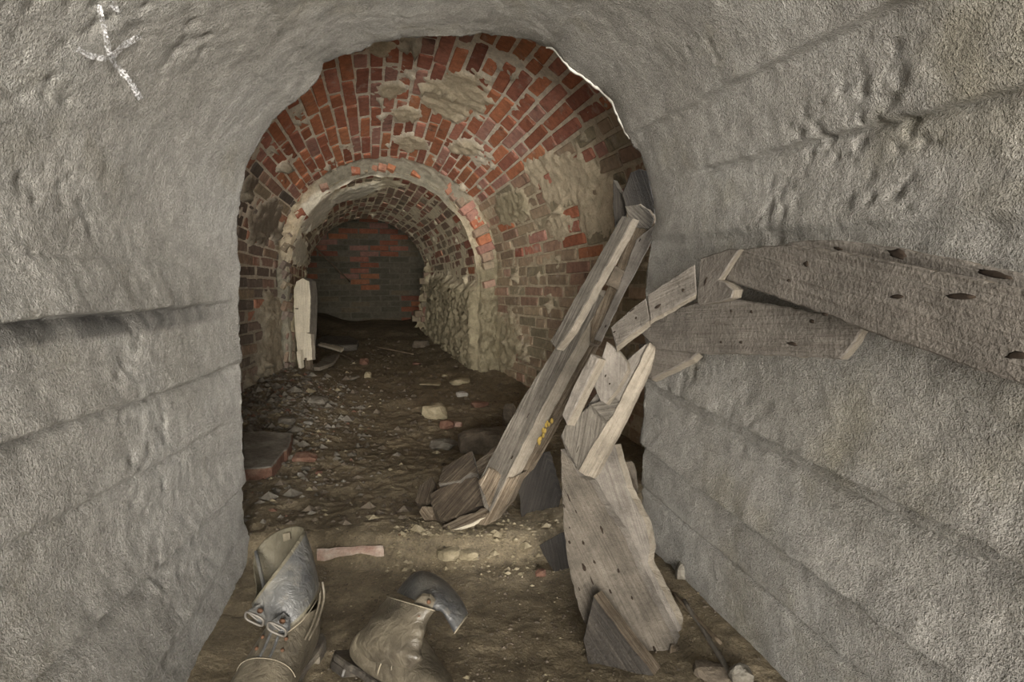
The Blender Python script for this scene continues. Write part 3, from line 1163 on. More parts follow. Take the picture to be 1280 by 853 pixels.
def PA(pts, off=0.0):
    return [W(x, y, YA(y) + off + (d[0] if d else 0)) for x, y, *d in pts]


ribA = empty('formwork_rib', FP(600, 655))
tag(ribA, 'long laminated timber formwork rib leaning across the opening, yellow growth near its foot', 'timber')
# long lower board: dark left face, pale right edge
a1 = board('board', PA([(597, 602, .03), (604, 634, .02), (612, 641, 0), (632, 597, 0), (661, 541, 0), (698, 470, 0), (754, 372, 0), (740, 362, .03), (690, 440, .03), (650, 502, .03)]), W(688, 503, YA(500) + .02) - W(670, 541 - 38, YA(500)), [M['silver'], M['cut']], ribA)
# its broken foot
board('splintered_foot', PA([(612, 640, .0), (597, 602, .03), (610, 585, .02), (640, 598, 0), (652, 592, .01), (640, 620, .01), (618, 652, .0), (606, 658, 0), (596, 656, .01), (602, 645, .01)], -0.006), Vector((0.02, 0.03, 0.0)), [M['brownw'], M['brownw']], ribA, along=W(700, 440, 1.8) - W(600, 640, 1.8), jit=0.004)
# upper front board
board('board', PA([(687, 427, .03), (696, 412, .03), (735, 343, .03), (777, 270, .03), (790, 273, .0), (782, 290, 0), (748, 350, 0), (713, 413, 0), (695, 437, 0)], -0.055), W(793, 283, YA(280) + .0) - W(783, 280, YA(280) - .012), [M['silver'], M['cut']], ribA)
# back layer: upper length
board('board', PA([(783, 262, 0), (800, 256, 0), (818, 270, 0), (820, 288, 0), (798, 330, 0), (776, 372, 0), (750, 432, 0), (738, 429, 0), (738, 404, 0), (762, 356, 0), (784, 300, 0)], 0.0), Vector((0.012, 0.04, 0.01)), [M['brownw'], M['cut']], ribA)
a3 = board('board', PA([(795, 300, 0), (820, 280, 0), (817, 298, 0), (777, 374, 0), (752, 428, 0), (742, 425, 0), (772, 362, 0)], -0.012), Vector((0.004, 0.014, 0.002)), [M['wood'], M['cut']], ribA)
# back layer: lower length, slipping behind the main board
board('board', PA([(733, 431, 0), (748, 434, 0), (722, 490, 0), (694, 540, 0), (668, 586, 0), (648, 606, 0), (640, 590, 0), (668, 545, 0), (700, 490, 0)], 0.035), Vector((0.012, 0.04, 0.01)), [M['brownw'], M['brownw']], ribA)
# top segment turning upright
board('board', PA([(777, 243, 0), (788, 216, 0), (799, 211, 0), (809, 214, 0), (818, 252, 0), (819, 272, 0), (800, 262, 0), (782, 260, 0)], 0.02), Vector((0.012, 0.045, 0.0)), [M['darkw'], M['darkw']], ribA)
board('board', PA([(781, 258, 0), (797, 256, 0), (811, 262, 0), (818, 274, 0), (812, 288, 0), (788, 283, 0)], -0.004), Vector((0.012, 0.02, 0.0)), [M['silver'], M['brownw']], ribA)
board('cleat', PA([(766, 225, 0), (772, 236, 0), (783, 254, 0), (784, 266, 0), (768, 284, 0), (766, 262, 0)], 0.06), Vector((0.02, 0.025, 0.0)), [M['darkw'], M['silver']], ribA)  # dark board colour stands in for shade behind the concrete lip
# dark block wedged between the layers
o = board('wedge_block', PA([(769, 332, 0), (781, 340, 0), (772, 363, 0), (757, 356, 0)], -0.02), Vector((0.005, 0.03, 0)), [M['darkstone'], M['darkstone']], ribA, jit=0.003)
o['label'] = 'dark stony block wedged between the boards'
pA = lambda x, y, o=0.0: W(x, y, YA(y) + o)
hole(a3, 757, 408, 5, -10, 0.006, 0.0025, ribA)
hole(a3, 800, 300, 5, -10, 0.006, 0.0025, ribA)
hole(a1, 640, 572, 5, -10, 0.008, 0.003, ribA)
hole(a1, 660, 520, 5, -10, 0.010, 0.002, ribA)
fg = []
for k in range(18):
    t = random.random()
    t = random.gauss(0, 1)
    c = pA(679 + 4 * t + random.gauss(0, 1.2), 541 - 7 * t + random.gauss(0, 1.2), 0.017)
    bm = bmesh.new()
    bmesh.ops.create_icosphere(bm, subdivisions=1, radius=random.uniform(0.004, 0.0075))
    for v in bm.verts:
        v.co = Vector((v.co.x * 0.8, v.co.y * 0.45, v.co.z * 1.4)) + c
    o = under(mkbm('fungus', bm, M['fungus'], smooth=True), ribA)

# --- fallen arched rib on the right
def ydepth(px, a, b):
    (p0, y0), (p1, y1) = a, b
    return 1.0 / (1 / y0 + (1 / y1 - 1 / y0) * (px - p0) / (p1 - p0))


def YB8(px):
    return ydepth(px, (906, 1.14), (1280, 0.64))


def YB7(px):
    return ydepth(px, (815, 1.42), (1076, 0.885))


def YB1(py):
    return 1.50 - (py - 560) / 293.0 * 0.29


def PB(pts, fn, off=0.0):
    return [W(x, y, fn(x) + off) for x, y in pts]


def PV(pts, fn, off=0.0):
    return [W(p[0], p[1], fn(p[1]) + off + (p[2] if len(p) > 2 else 0)) for p in pts]


ribB = empty('formwork_rib', FP(800, 850))
tag(ribB, 'fallen curved formwork rib of nailed grey boards propped against the right concrete wall', 'timber')
back_r = Vector((0.026, 0.010, -0.004))
# thick beam towards the viewer
b8 = board('beam', PB([(927, 311), (955, 307), (988, 305), (1090, 322), (1180, 340), (1280, 361), (1480, 404), (1480, 565), (1280, 483), (1180, 448), (1076, 411), (1024, 391), (960, 368), (906, 350), (914, 335)], YB8), back_r, WS, ribB, step=0.012)
b9 = board('beam', PB([(965, 312), (985, 303), (1010, 300), (1050, 300), (1110, 308), (1180, 321), (1262, 338), (1300, 345), (1480, 380), (1480, 440), (1280, 400), (1100, 345)], YB8, 0.045), back_r, WS, ribB, step=0.012)
# lower beam
b7 = board('beam', PB([(796, 412), (830, 392), (872, 377), (916, 374), (960, 380), (1000, 387), (1040, 392), (1080, 408), (1068, 428), (1050, 449), (990, 446), (930, 443), (868, 442), (820, 436)], YB7), Vector((0.022, 0.016, -0.003)), WS, ribB, step=0.012)
b7b = board('board', PB([(798, 430), (850, 428), (872, 441), (864, 449), (814, 474), (803, 470)], YB7, 0.03), Vector((0.02, 0.02, -0.012)), WS, ribB)
# two short boards of the arch top, sawn edge below
YB5 = lambda px: ydepth(px, (765, 1.42), (870, 1.20))
b5 = board('board', PB([(809, 368), (838, 349), (869, 329), (871, 366), (845, 382), (813, 400)], YB5), W(868, 375, 1.215) - W(869, 366, 1.20), WS, ribB, along=Vector((0.5, -0.6, 0.3)))
b5b = board('board', PB([(763, 409), (785, 389), (807, 372), (812, 399), (792, 415), (770, 433)], YB5, 0.004), W(772, 442, 1.43) - W(770, 433, 1.415), WS, ribB, along=Vector((0.5, -0.6, 0.3)))
b6 = board('cleat', PB([(875, 323), (892, 317), (910, 311), (924, 312), (912, 330), (899, 350), (908, 354), (917, 363), (914, 373), (892, 379), (874, 382), (871, 377)], lambda px: YB8(px) - 0.03), Vector((0.03, 0.03, 0.0)), WS, ribB)
# middle: plank with the long sawn edge
YM = lambda py: 1.44 + (py - 430) / 170.0 * 0.05
b2 = board('board', PV([(806, 430, .01), (812, 428, 0), (770, 512, 0), (738, 570, 0), (722, 596, 0), (708, 566, .03), (700, 545, .05), (707, 531, .05), (735, 505, .03), (760, 470, .03)], YM, 0.0), W(826, 436, YM(436) + 0.03) - W(811, 430, YM(430)), WS, ribB, along=W(810, 430, 1.44) - W(722, 594, 1.49))
b2b = board('board', PV([(812, 427), (824, 434), (784, 520), (742, 602), (720, 592), (752, 535), (765, 520)], YM, -0.006), Vector((0.012, 0.012, 0.0)), [M['cut'], M['cut']], ribB, along=W(810, 430, 1.44) - W(722, 594, 1.49))
b3 = board('board', PV([(738, 442, .02), (748, 448, 0), (728, 490, 0), (708, 531, 0), (702, 519, .02), (718, 480, .02)], YM, -0.05), W(760, 451, YM(450) - .03) - W(749, 448, YM(450) - .05), WS, ribB)
b4 = board('board', PV([(758, 427, .02), (772, 437, .01), (783, 452, 0), (784, 462, 0), (770, 488, 0), (757, 505, 0), (750, 502, 0), (742, 482, .02), (750, 452, .02)], YM, -0.022), W(788, 456, YM(450) - .0) - W(783, 453, YM(450) - .022), WS, ribB)
b4b = board('board', PV([(734, 507), (760, 498), (778, 500), (760, 532), (752, 532), (742, 520)], YM, 0.0), Vector((0.02, 0.02, 0)), [M['silver'], M['silver']], ribB)
b2c = board('block', PV([(701, 545), (706, 532), (736, 508), (757, 530), (721, 588)], YM, -0.012), Vector((0.015, 0.02, 0)), [M['silver'], M['silver']], ribB, along=W(735, 507, 1.44) - W(721, 588, 1.49))
# lower limb: two big boards lapped, their outer edges curved
b1 = board('board', PV([(700, 562), (712, 575), (724, 596), (736, 601), (758, 640), (778, 668), (800, 720), (842, 800), (850, 862), (800, 870), (770, 860), (742, 806), (722, 760), (709, 705), (703, 650)], YB1, 0.0), Vector((0.022, 0.020, -0.004)), [M['mudshadew'], M['wood']], ribB, step=0.012)  # mud and the shade of its tilt are both put into this darker colour
b1c = board('board', PV([(768, 556), (774, 580), (783, 610), (806, 655), (812, 686), (809, 703), (838, 760), (872, 822), (869, 862), (835, 868), (800, 800), (770, 690), (745, 640), (738, 600), (756, 570)], YB1, 0.022), Vector((0.022, 0.020, -0.004)), [M['wood'], M['cut']], ribB, step=0.012)
b1d = board('cleat', PV([(838, 808), (852, 812), (854, 835), (846, 868), (828, 868)], YB1, -0.010), Vector((0.006, 0.012, 0.0)), [M['brownw'], M['brownw']], ribB)
# short dark board nailed over the foot
b0 = board('board', PV([(741, 746, 0), (734, 775, .012), (728, 800, .02), (734, 830, .03), (748, 880, .03), (845, 880, 0), (790, 812, 0)], YB1, -0.055), W(753, 738, YB1(742) - 0.03) - W(741, 746, YB1(746) - 0.055), [M['darkw'], M['brownw']], ribB, along=W(745, 750, 1.2) - W(830, 880, 1.05))


for x, y, L, wd in ((1122, 371, .011, .0035), (1201, 371, .018, .0045), (986, 351, .004, .003), (1270, 445, .012, .005), (1031, 393, .006, .003), (1008, 330, .006, .005)):
    hole(b8, x, y, 20, 0, L, wd, ribB)
for x, y, L, wd in ((1122, 318, .015, .008), (1243, 343, .022, .005), (1048, 311, .010, .003)):
    hole(b9, x, y, 20, 4, L, wd, ribB)
for x, y, L, wd in ((990, 430, .013, .0035), (939, 390, .004, .0035), (1015, 402, .006, .0035), (901, 428, .004, .003), (926, 428, .005, .003), (914, 389, .003, .003)):
    hole(b7, x, y, 20, 4, L, wd, ribB)
for bd_, x, y, L, wd in ((b5, 854, 363, .004, .004), (b5, 822, 383, .011, .004), (b5b, 790, 388, .011, .002), (b5b, 768, 415, .006, .002), (b5b, 795, 398, .004, .003)):
    hole(bd_, x, y, 10, -7, L, wd, ribB)
hole(b6, 882, 352, 3, -8, .012, .004, ribB)
for x, y, L, wd in ((705, 633, .006, .0025), (711, 623, .012, .002), (712, 678, .005, .003), (729, 679, .006, .003), (752, 662, .010, .004), (743, 703, .005, .003),
                    (730, 710, .009, .004), (740, 727, .012, .002), (773, 714, .006, .003), (763, 740, .006, .003), (724, 737, .005, .002), (790, 748, .005, .003), (783, 800, .006, .003), (818, 812, .008, .003), (712, 660, .003, .002), (720, 640, .004, .002)):
    hole(b1, x, y, 4, 10, L, wd, ribB)
hole(b4, 757, 470, 3, -8, .004, .0025, ribB)
hole(b4, 762, 480, 3, -8, .003, .0025, ribB)
hole(b2c, 722, 562, 3, -8, .012, .0015, ribB)

# --- loose timbers on the floor
def loose(name, pts, ext, mats, label, cat='plank', along=None, jit=0.003, group=None):
    o = board(name, pts, ext, mats, None, along=along, jit=jit)
    tag(o, label, cat, group)
    return o


def PF(pts, Y, lift=0.0):
    return [W(x, y, Y + (d[0] if d else 0)) for x, y, *d in pts]


loose('dark_plank', PF([(643, 580, .06), (664, 568, .10), (681, 566, .12), (697, 620, .05), (690, 648, .0), (664, 658, -.02), (653, 664, -.03)], 1.86), Vector((0.02, 0.03, -0.004)), [M['darkw'], M['darkw']], 'dark wet plank standing tilted behind the foot of the long leaning rib')
loose('dark_board', PF([(673, 682, .03), (690, 672, .05), (708, 664, .08), (712, 740, .0), (735, 790, -.08), (722, 772, -.06), (700, 735, -.02), (686, 706, .01)], 1.60), Vector((0.02, 0.02, -0.01)), [M['darkw'], M['brownw']], 'dark narrow board on edge beside the lower limb of the curved rib')
# broken blocks by the rib's foot
loose('wood_block', PF([(548, 604, .0), (553, 584, .06), (590, 563, .12), (597, 592, .05), (588, 590, .02), (575, 600, .0)], 1.84), Vector((0.01, 0.012, -0.035)), [M['rotw'], M['silver']], 'grey splintered wood block on top of the pile at the leaning rib foot', 'wood block')
loose('wood_block', PF([(537, 617, .0), (560, 606, .06), (603, 592, .10), (608, 625, .04), (575, 645, .0), (552, 650, -.03), (541, 636, -.02)], 1.79), Vector((0.004, 0.015, -0.045)), [M['rotw'], M['rotw']], 'wide dark rotten wood block in the middle of the pile at the leaning rib foot', 'wood block')
loose('wood_splinter', PF([(541, 668, -.02), (545, 660, .0), (575, 645, .03), (612, 634, .06), (616, 640, .05), (590, 654, .0), (560, 664, -.02)], 1.735), Vector((0.004, 0.012, -0.016)), [M['brownw'], M['white']], 'pale fresh-split wood sliver lying under the leaning rib foot', 'wood splinter', jit=0.005)
loose('wood_block', PF([(518, 625, -.01), (524, 607, .03), (540, 595, .07), (545, 612, .03), (536, 628, .0), (528, 634, -.01)], 1.82), Vector((0.01, 0.012, -0.03)), [M['rotw'], M['rotw']], 'small dark wood block at the left end of the pile', 'wood block')
loose('wood_block', PF([(523, 640, .0), (527, 633, .01), (541, 634, .01), (540, 650, -.01), (530, 651, -.01)], 1.77), Vector((0.012, 0.02, -0.01)), [M['brownw'], M['brownw']], 'small brown wood end at the lower left of the pile', 'wood block')
loose('old_beam', PF([(585, 590, -.02), (592, 580, .0), (640, 540, .28), (660, 540, .34), (655, 555, .28), (605, 592, .02), (596, 600, -.03)], 1.93), Vector((0.012, 0.02, -0.04)), [M['brownw'], M['darkw']], 'brown old beam running back from the wood pile into the dark', 'beam')

# --- whitewashed boards propped in the inner tunnel
YW = 3.88
ww = empty('propped_board', W(382, 467, YW))
tag(ww, 'tall whitewashed round-topped board standing against the inner tunnel left wall', 'board')
wb1 = board('board', [W(x, y, YW + (465 - y) / 900.0) for x, y in [(367, 362), (370, 352), (378, 348), (386, 352), (388, 372), (387, 405), (384, 450), (373, 450), (369, 420), (367, 390)]], Vector((0.035, 0.045, 0)), [M['white'], M['silver']], ww, along=(0, 0, 1))
board('board', [W(x, y, YW - 0.02 + (465 - y) / 900.0) for x, y in [(382, 416), (388, 418), (390, 450), (383, 451)]], Vector((0.02, 0.02, 0)), [M['white'], M['cut']], ww, along=(0, 0, 1))
board('stub', [W(x, y, YW) for x, y in [(380, 448), (387, 450), (387, 467), (382, 467)]], Vector((0.01, 0.03, 0)), [M['brownw'], M['brownw']], ww, along=(0, 0, 1))
board('stub', [W(x, y, YW - 0.005) for x, y in [(370, 440), (375, 438), (377, 460), (373, 462)]], Vector((0.01, 0.03, 0)), [M['white'], M['white']], ww, along=(0, 0, 1))
hole(wb1, 371, 386, 10, 0, 0.016, 0.004, ww)


# ------------------------------------------------------------------ stones and scraps on the floor
def stone(name, px, py, wpx, hpx, mat, label, cat, flat=0.55, group=None, seed=0, angular=0.25, rot=0.0, sink=0.25, deep=1.0):
    """lump sized from its width on the photo at its own place on the floor"""
    p = FP(px, py + hpx * 0.4)
    sc = F / p.y
    w = wpx / sc / 2
    hh = max(hpx / sc / 2, w * 0.2) * 0.9
    bm = bmesh.new()
    bmesh.ops.create_cube(bm, size=1.7)
    bmesh.ops.subdivide_edges(bm, edges=list(bm.edges), cuts=3, use_grid_fill=True)
    r = random.Random(seed * 31 + int(px * 7 + py))
    planes = [(Vector((r.uniform(-1, 1), r.uniform(-1, 1), r.uniform(-0.6, 1))).normalized(), r.uniform(0.72, 0.95)) for _ in range(9)]
    for v in bm.verts:
        c = v.co.copy()
        c = c * (0.55 + 0.45 / max(c.length, 0.3))
        for n_, dd in planes:
            k = c.dot(n_) - dd
            if k > 0:
                c -= n_ * k
        c += c.normalized() * angular * 0.22 * float(noise3(c.x * 2.3 + px, c.y * 2.3 + py, c.z * 2.3, 5))
        cz, sz = math.cos(rot), math.sin(rot)
        c = Vector((c.x * cz - c.y * sz, c.x * sz + c.y * cz, c.z))
        v.co = Vector((c.x * w, c.y * w * 0.8 * deep, c.z * hh * flat * 1.6))
    o = mkbm(name, bm, M[mat], smooth=False)
    o.location = (p.x, p.y, p.z + hh * flat * 1.6 * (0.75 - sink))
    tag(o, label, cat, group)
    return o


def slab(name, pts, thick, mat, label, cat, lift=0.03, slope=0.0):
    """flat piece lying on the floor"""
    poly = []
    for x, y in pts:
        p = FP(x, y)
        p.z = float(floor_base(p.x, p.y)) + lift
        poly.append(p)
    o = board(name, poly, Vector((0, 0.004, -thick)), [M[mat[0]], M[mat[1]]], None, jit=0.004, bev=0.004)
    tag(o, label, cat)
    return o


slab('stone_slab', [(304, 603), (304, 556), (330, 553), (366, 556), (362, 572), (340, 600)], 0.05, ('greystone', 'redfrag'), 'large flat grey stone slab with reddish edge against the left concrete edge', 'stone', lift=0.05)
stone('brick_fragment', 382, 569, 34, 17, 'redfrag', 'orange-red brick fragment beside the large flat slab', 'brick')
stone('stone', 542, 512, 38, 24, 'tanstone', 'tan blocky stone on the open floor in front of the inner arch', 'stone', flat=0.75, seed=2, rot=0.3)
stone('stone', 555, 549, 40, 18, 'greystone', 'grey cracked stone with reddish rim just below the tan blocky one', 'stone', seed=3)
stone('boulder', 605, 545, 74, 46, 'darkstone', 'large dark boulder behind the foot of the leaning rib', 'boulder', flat=0.6, seed=4)
stone('boulder', 637, 525, 20, 34, 'darkstone', 'narrow dark upright stone behind the leaning rib', 'boulder', flat=1.0, seed=5)
stone('brick_fragment', 559, 527, 22, 18, 'redfrag', 'dark red broken brick between the tan stone and the grey cracked stone', 'brick', seed=6)
stone('stone', 570, 528, 18, 10, 'pinkfrag', 'small pinkish stone right of the dark red broken brick', 'stone', seed=7)
stone('stone', 398, 500, 28, 14, 'greystone', 'angular grey stone in the rubble by the left brick wall', 'stone', seed=8)
stone('stone', 358, 524, 24, 14, 'greystone', 'rounded grey stone at the front of the left rubble', 'stone', seed=9)
stone('stone', 351, 529, 9, 7, 'tanstone', 'small round pale tan stone in the left rubble', 'stone', seed=10)
stone('stone', 385, 527, 13, 7, 'conchunk', 'small whitish stone in the left rubble', 'stone', seed=11)
stone('brick_fragment', 455, 452, 13, 10, 'redfrag', 'small orange brick lump on the inner tunnel floor', 'brick', seed=12, flat=0.8)
stone('stone', 460, 470, 10, 9, 'tanstone', 'small pale pebble stone just below the orange brick lump', 'stone', seed=13, flat=0.8)
stone('brick_fragment', 521, 452, 12, 6, 'redfrag', 'flat reddish brick chip near the thin stick', 'brick', seed=14)
stone('stone', 575, 474, 30, 12, 'tanstone', 'long tan stone at the foot of the right crusted wall', 'stone', seed=15)
stone('stone', 556, 468, 9, 6, 'tanstone', 'tiny tan stone left of the long tan one', 'stone', seed=16)
stone('stone', 526, 428, 24, 16, 'darkstone', 'dark rubble lump at the inner right wall', 'stone', seed=17)
stone('stone', 578, 492, 18, 9, 'conchunk', 'pale grey stone near the dark right wall', 'stone', seed=18)
stone('brick_fragment', 600, 508, 26, 10, 'redfrag', 'dull red brick scrap in front of the dark boulder', 'brick', seed=19)
stone('brick_fragment', 399, 590, 10, 8, 'redfrag', 'little rust-red chip below the orange-red fragment', 'brick', seed=20)
stone('stone', 376, 592, 8, 8, 'conchunk', 'little whitish chip left of the rust-red chip', 'stone', seed=21)
stone('stone', 383, 583, 14, 7, 'greystone', 'little grey flat chip under the orange-red fragment', 'stone', seed=22)
stone('stone', 397, 635, 8, 6, 'darkstone', 'small dark half-buried pebble nearer the step', 'stone', seed=23)
stone('stone', 377, 644, 10, 6, 'darkstone', 'small dark half-buried pebble beside the left boot cuff', 'stone', seed=24)
stone('concrete_lump', 586, 688, 30, 14, 'tanstone', 'crumbly tan lump on the step edge below the leaning rib', 'rubble', seed=25)
stone('stone', 561, 688, 34, 18, 'tanstone', 'broad crumbly tan stone forming the edge of the step', 'stone', seed=26)
stone('brick_fragment', 676, 712, 16, 14, 'redfrag', 'small reddish chip beside the dark narrow board', 'brick', seed=27)
stone('concrete_lump', 925, 838, 36, 28, 'greystone', 'grey concrete lump at the foot of the right wall', 'rubble', seed=28, flat=0.8)
stone('concrete_lump', 853, 712, 22, 26, 'greystone', 'small grey concrete crumb at the right wall foot behind the curved rib', 'rubble', seed=29, flat=0.8)
stone('stone', 893, 835, 60, 26, 'darkstone', 'dark stone in the gutter between the curved rib and right wall', 'stone', seed=30)
stone('stone', 780, 600, 40, 60, 'darkstone', 'dark stone in the shadowed gap beside the right concrete edge', 'stone', seed=31, flat=0.8)
slab('wood_chip', [(575, 697), (582, 694), (600, 700), (596, 705), (584, 703)], 0.006, ('cut', 'brownw'), 'curled light wood chip lying below the step edge', 'wood chip', lift=0.012)
slab('threshold_brick', [(396, 701), (396, 694), (440, 692), (479, 690), (480, 695), (440, 699)], 0.05, ('pinkfrag', 'pinkfrag'), 'pale pink brick edge of the step between the two boots', 'brick', lift=0.022)
# timber scraps further in
slab('grey_log', [(394, 434), (405, 428), (438, 428), (448, 434), (446, 440), (425, 440), (405, 437)], 0.05, ('silver', 'silver'), 'rough grey split log on the inner tunnel floor', 'log', lift=0.06)
slab('lath', [(398, 440), (401, 438), (430, 445), (427, 449)], 0.02, ('white', 'white'), 'short white lath lying right of the whitewashed board', 'lath', lift=0.07)
slab('broken_board', [(393, 471), (405, 457), (424, 452), (417, 464), (400, 471)], 0.025, ('greystone', 'cut'), 'dark broken board flat on the rubble beside the whitewashed board', 'board', lift=0.06)
slab('lath', [(422, 446), (430, 447), (447, 456), (443, 458)], 0.012, ('brownw', 'brownw'), 'thin brown lath beside the orange brick lump', 'lath', lift=0.04)
slab('wood_chip', [(436, 477), (448, 474), (450, 476), (438, 479)], 0.012, ('cut', 'cut'), 'small pale wood chip in the middle of the rubble', 'wood chip', lift=0.03)
slab('wood_chip', [(524, 484), (526, 483), (551, 481), (550, 485)], 0.01, ('tanstone', 'brownw'), 'flat pale chip lying left of the long tan stone', 'wood chip', lift=0.02)


def rod(name, a, b, r, mat, label, cat, bend=0.0):
    a, b = Vector(a), Vector(b)
    d = (b - a).normalized()
    u = d.cross(Vector((0, 0, 1)))
    if u.length < 0.1:
        u = d.cross(Vector((1, 0, 0)))
    u.normalize()
    w = d.cross(u)
    vs, fs = [], []
    n, m = 10, 8
    for i in range(n + 1):
        t = i / n
        c = a.lerp(b, t) + w * (bend * math.sin(t * math.pi)) + u * random.uniform(-1, 1) * r * 0.25 - a
        rr = r * random.uniform(0.8, 1.15)
        for k in range(m):
            an = 2 * math.pi * k / m
            vs.append(c + u * math.cos(an) * rr + w * math.sin(an) * rr * 0.8)
    for i in range(n):
        for k in range(m):
            fs.append((i * m + k, i * m + (k + 1) % m, (i + 1) * m + (k + 1) % m, (i + 1) * m + k))
    fs.append(tuple(range(m))[::-1])
    fs.append(tuple(n * m + k for k in range(m)))
    o = mk(name, vs, fs, M[mat])
    o.location = a
    tag(o, label, cat)
    return o


rod('stick', FP(469, 437, 0.02), FP(517, 445, 0.02), 0.008, 'brownw', 'thin brown stick lying across the inner tunnel floor', 'stick')
rod('stick', W(437, 352, 7.0), W(392, 308, 6.3), 0.011, 'brownw', 'long thin stick slanting in front of the far brick wall', 'stick')
rod('stick', FP(500, 692, 0.05), FP(499, 681, 0.02), 0.003, 'rust', 'tiny rusty twig standing at the step', 'stick')
rod('lath', FP(855, 755, 0.01), FP(915, 850, 0.01), 0.006, 'silver', 'thin grey lath lying along the right wall foot', 'lath')
rod('stick', FP(842, 742, 0.0), FP(900, 815, 0.02), 0.005, 'brownw', 'thin brown lath beside the grey one at the right wall foot', 'stick')

# stub of broken brickwork at the right of the far arch
stub = empty('brick_stub', W(528, 400, 6.0))
stub['kind'] = 'structure'
stub['label'] = 'ragged broken brick jamb at the right of the far arch'
stub.name = 'wall_right_stub'
edge = [(533, 330), (530, 342), (526, 354), (522, 366), (519, 378), (516, 390), (514, 400)]
for (x, y), (x2, y2) in zip(edge[:-1], edge[1:]):
    for k in range(3):
        if k == 0 and random.random() < 0.35:
            continue
        c = W((x + x2) / 2 + 5 + k * 12 + random.uniform(-2, 2), (y + y2) / 2, 6.12 + k * 0.02)
        for sub in (0, 1):
            cc = c + Vector((random.uniform(-.03, .03), random.uniform(-.03, .03), (sub - 0.5) * 0.05))
            o = put_brick(stub, cc, LX, (0, 0, 1), -AX, random.uniform(0.07, 0.13), random.uniform(0.052, 0.064), 0.12, tuple(v_ * 0.55 for v_ in random.choice(TAN + DULL)))
            o.matrix_parent_inverse = Matrix.Translation(stub.location).inverted()
board('crust', [W(x, y, 6.10) for x, y in [(534, 322), (545, 330), (560, 410), (520, 410), (524, 385), (530, 350)]], Vector((0.05, 0.2, 0)), [M['tanstone'], M['tanstone']], stub, jit=0.02)

# ------------------------------------------------------------------ loose grit: nobody could count it
def grit(name, n, region, size, mat, label, seed):
    r = np.random.default_rng(seed)
    base = [Vector(v) for v in ((1, 0, 0), (-1, 0, 0), (0, 1, 0), (0, -1, 0), (0, 0, 1), (0, 0, -0.4))]
    tri = [(0, 2, 4), (2, 1, 4), (1, 3, 4), (3, 0, 4), (2, 0, 5), (1, 2, 5), (3, 1, 5), (0, 3, 5)]
    pts = region(r, n)
    X, Y = pts[:, 0], pts[:, 1]
    Z = floor_z(X, Y)
    B = np.array([tuple(b) for b in base])
    sz = size[0] * np.exp(r.normal(0, size[1], len(X)))
    V = B[None] * (1 + 0.4 * r.uniform(-1, 1, (len(X), 6, 3)))
    an = r.uniform(0, 6.28, len(X))
    c, s = np.cos(an)[:, None], np.sin(an)[:, None]
    Vx = V[..., 0] * c - V[..., 1] * s
    Vy = V[..., 0] * s + V[..., 1] * c
    V = np.stack([Vx * sz[:, None] + X[:, None], Vy * sz[:, None] * 0.8 + Y[:, None], V[..., 2] * sz[:, None] * 0.55 + Z[:, None] + sz[:, None] * 0.15], -1)
    T_ = (np.arange(len(X)) * 6)[:, None, None] + np.array(tri)[None]
    o = mk(name, V.reshape(-1, 3), T_.reshape(-1, 3).tolist(), M[mat], smooth=False)
    tag(o, label, 'grit', kind='stuff')
    return o


def reg_tunnel(r, n):
    s = 1.8 + 4.4 * r.random(n) ** 1.3
    w = -0.6 + 1.5 * r.random(n)
    p = SW(s, w, 0)
    return p[:, :2]


def reg_left(r, n):
    s = r.normal(3.1, 0.55, n)
    w = -0.62 + np.abs(r.normal(0, 0.28, n))
    p = SW(s, w, 0)
    return p[(s > 1.9)][:, :2]


def reg_front(r, n):
    y = 0.95 + 0.8 * r.random(n)
    x = -0.6 + 1.1 * r.random(n)
    return np.stack([x, y], -1)


def reg_step(r, n):
    y = r.normal(1.70, 0.07, n)
    x = -0.35 + 0.65 * r.random(n)
    return np.stack([x, y], -1)


grit('grit', 3000, reg_tunnel, (0.0055, 0.6), 'darkstone', 'dark crumbs strewn over the tunnel floor', 1)
grit('grit', 2600, reg_left, (0.0075, 0.6), 'greystone', 'grey rubble crumbs heaped along the left brick wall', 2)
grit('grit', 220, reg_left, (0.008, 0.5), 'redfrag', 'red brick crumbs mixed in the left rubble', 3)
grit('grit', 500, reg_left, (0.006, 0.5), 'tanstone', 'pale mortar crumbs mixed in the left rubble', 4)
grit('grit', 2600, reg_front, (0.0022, 0.5), 'darkstone', 'fine dark grit around the boots', 5)
grit('grit', 500, reg_front, (0.0018, 0.5), 'tanstone', 'fine pale grit around the boots', 6)
grit('grit', 700, reg_step, (0.0036, 0.6), 'tanstone', 'tan crumbs along the broken step edge', 7)
grit('grit', 250, reg_tunnel, (0.006, 0.6), 'tanstone', 'pale crumbs strewn over the tunnel floor', 8)


# ------------------------------------------------------------------ boots
def loft(name, rings, mat, parent, close=True, cap0=False, cap1=False, sub=2, thick=0.0, mats=None):
    n = len(rings[0])
    vs = [v for r in rings for v in r]
    fs = []
    for i in range(len(rings) - 1):
        for k in range(n if close else n - 1):
            fs.append((i * n + k, i * n + (k + 1) % n, (i + 1) * n + (k + 1) % n, (i + 1) * n + k))
    if cap0:
        fs.append(tuple(range(n))[::-1])
    if cap1:
        fs.append(tuple((len(rings) - 1) * n + k for k in range(n)))
    o = mk(name, vs, fs, mats or mat)
    under(o, parent)
    if thick:
        m = o.modifiers.new('thick', 'SOLIDIFY')
        m.thickness = thick
        m.offset = 0
        if mats and len(mats) > 1:
            m.material_offset = 1
            m.material_offset_rim = 0
    if sub:
        m = o.modifiers.new('smooth', 'SUBSURF')
        m.levels = m.render_levels = sub
    return o


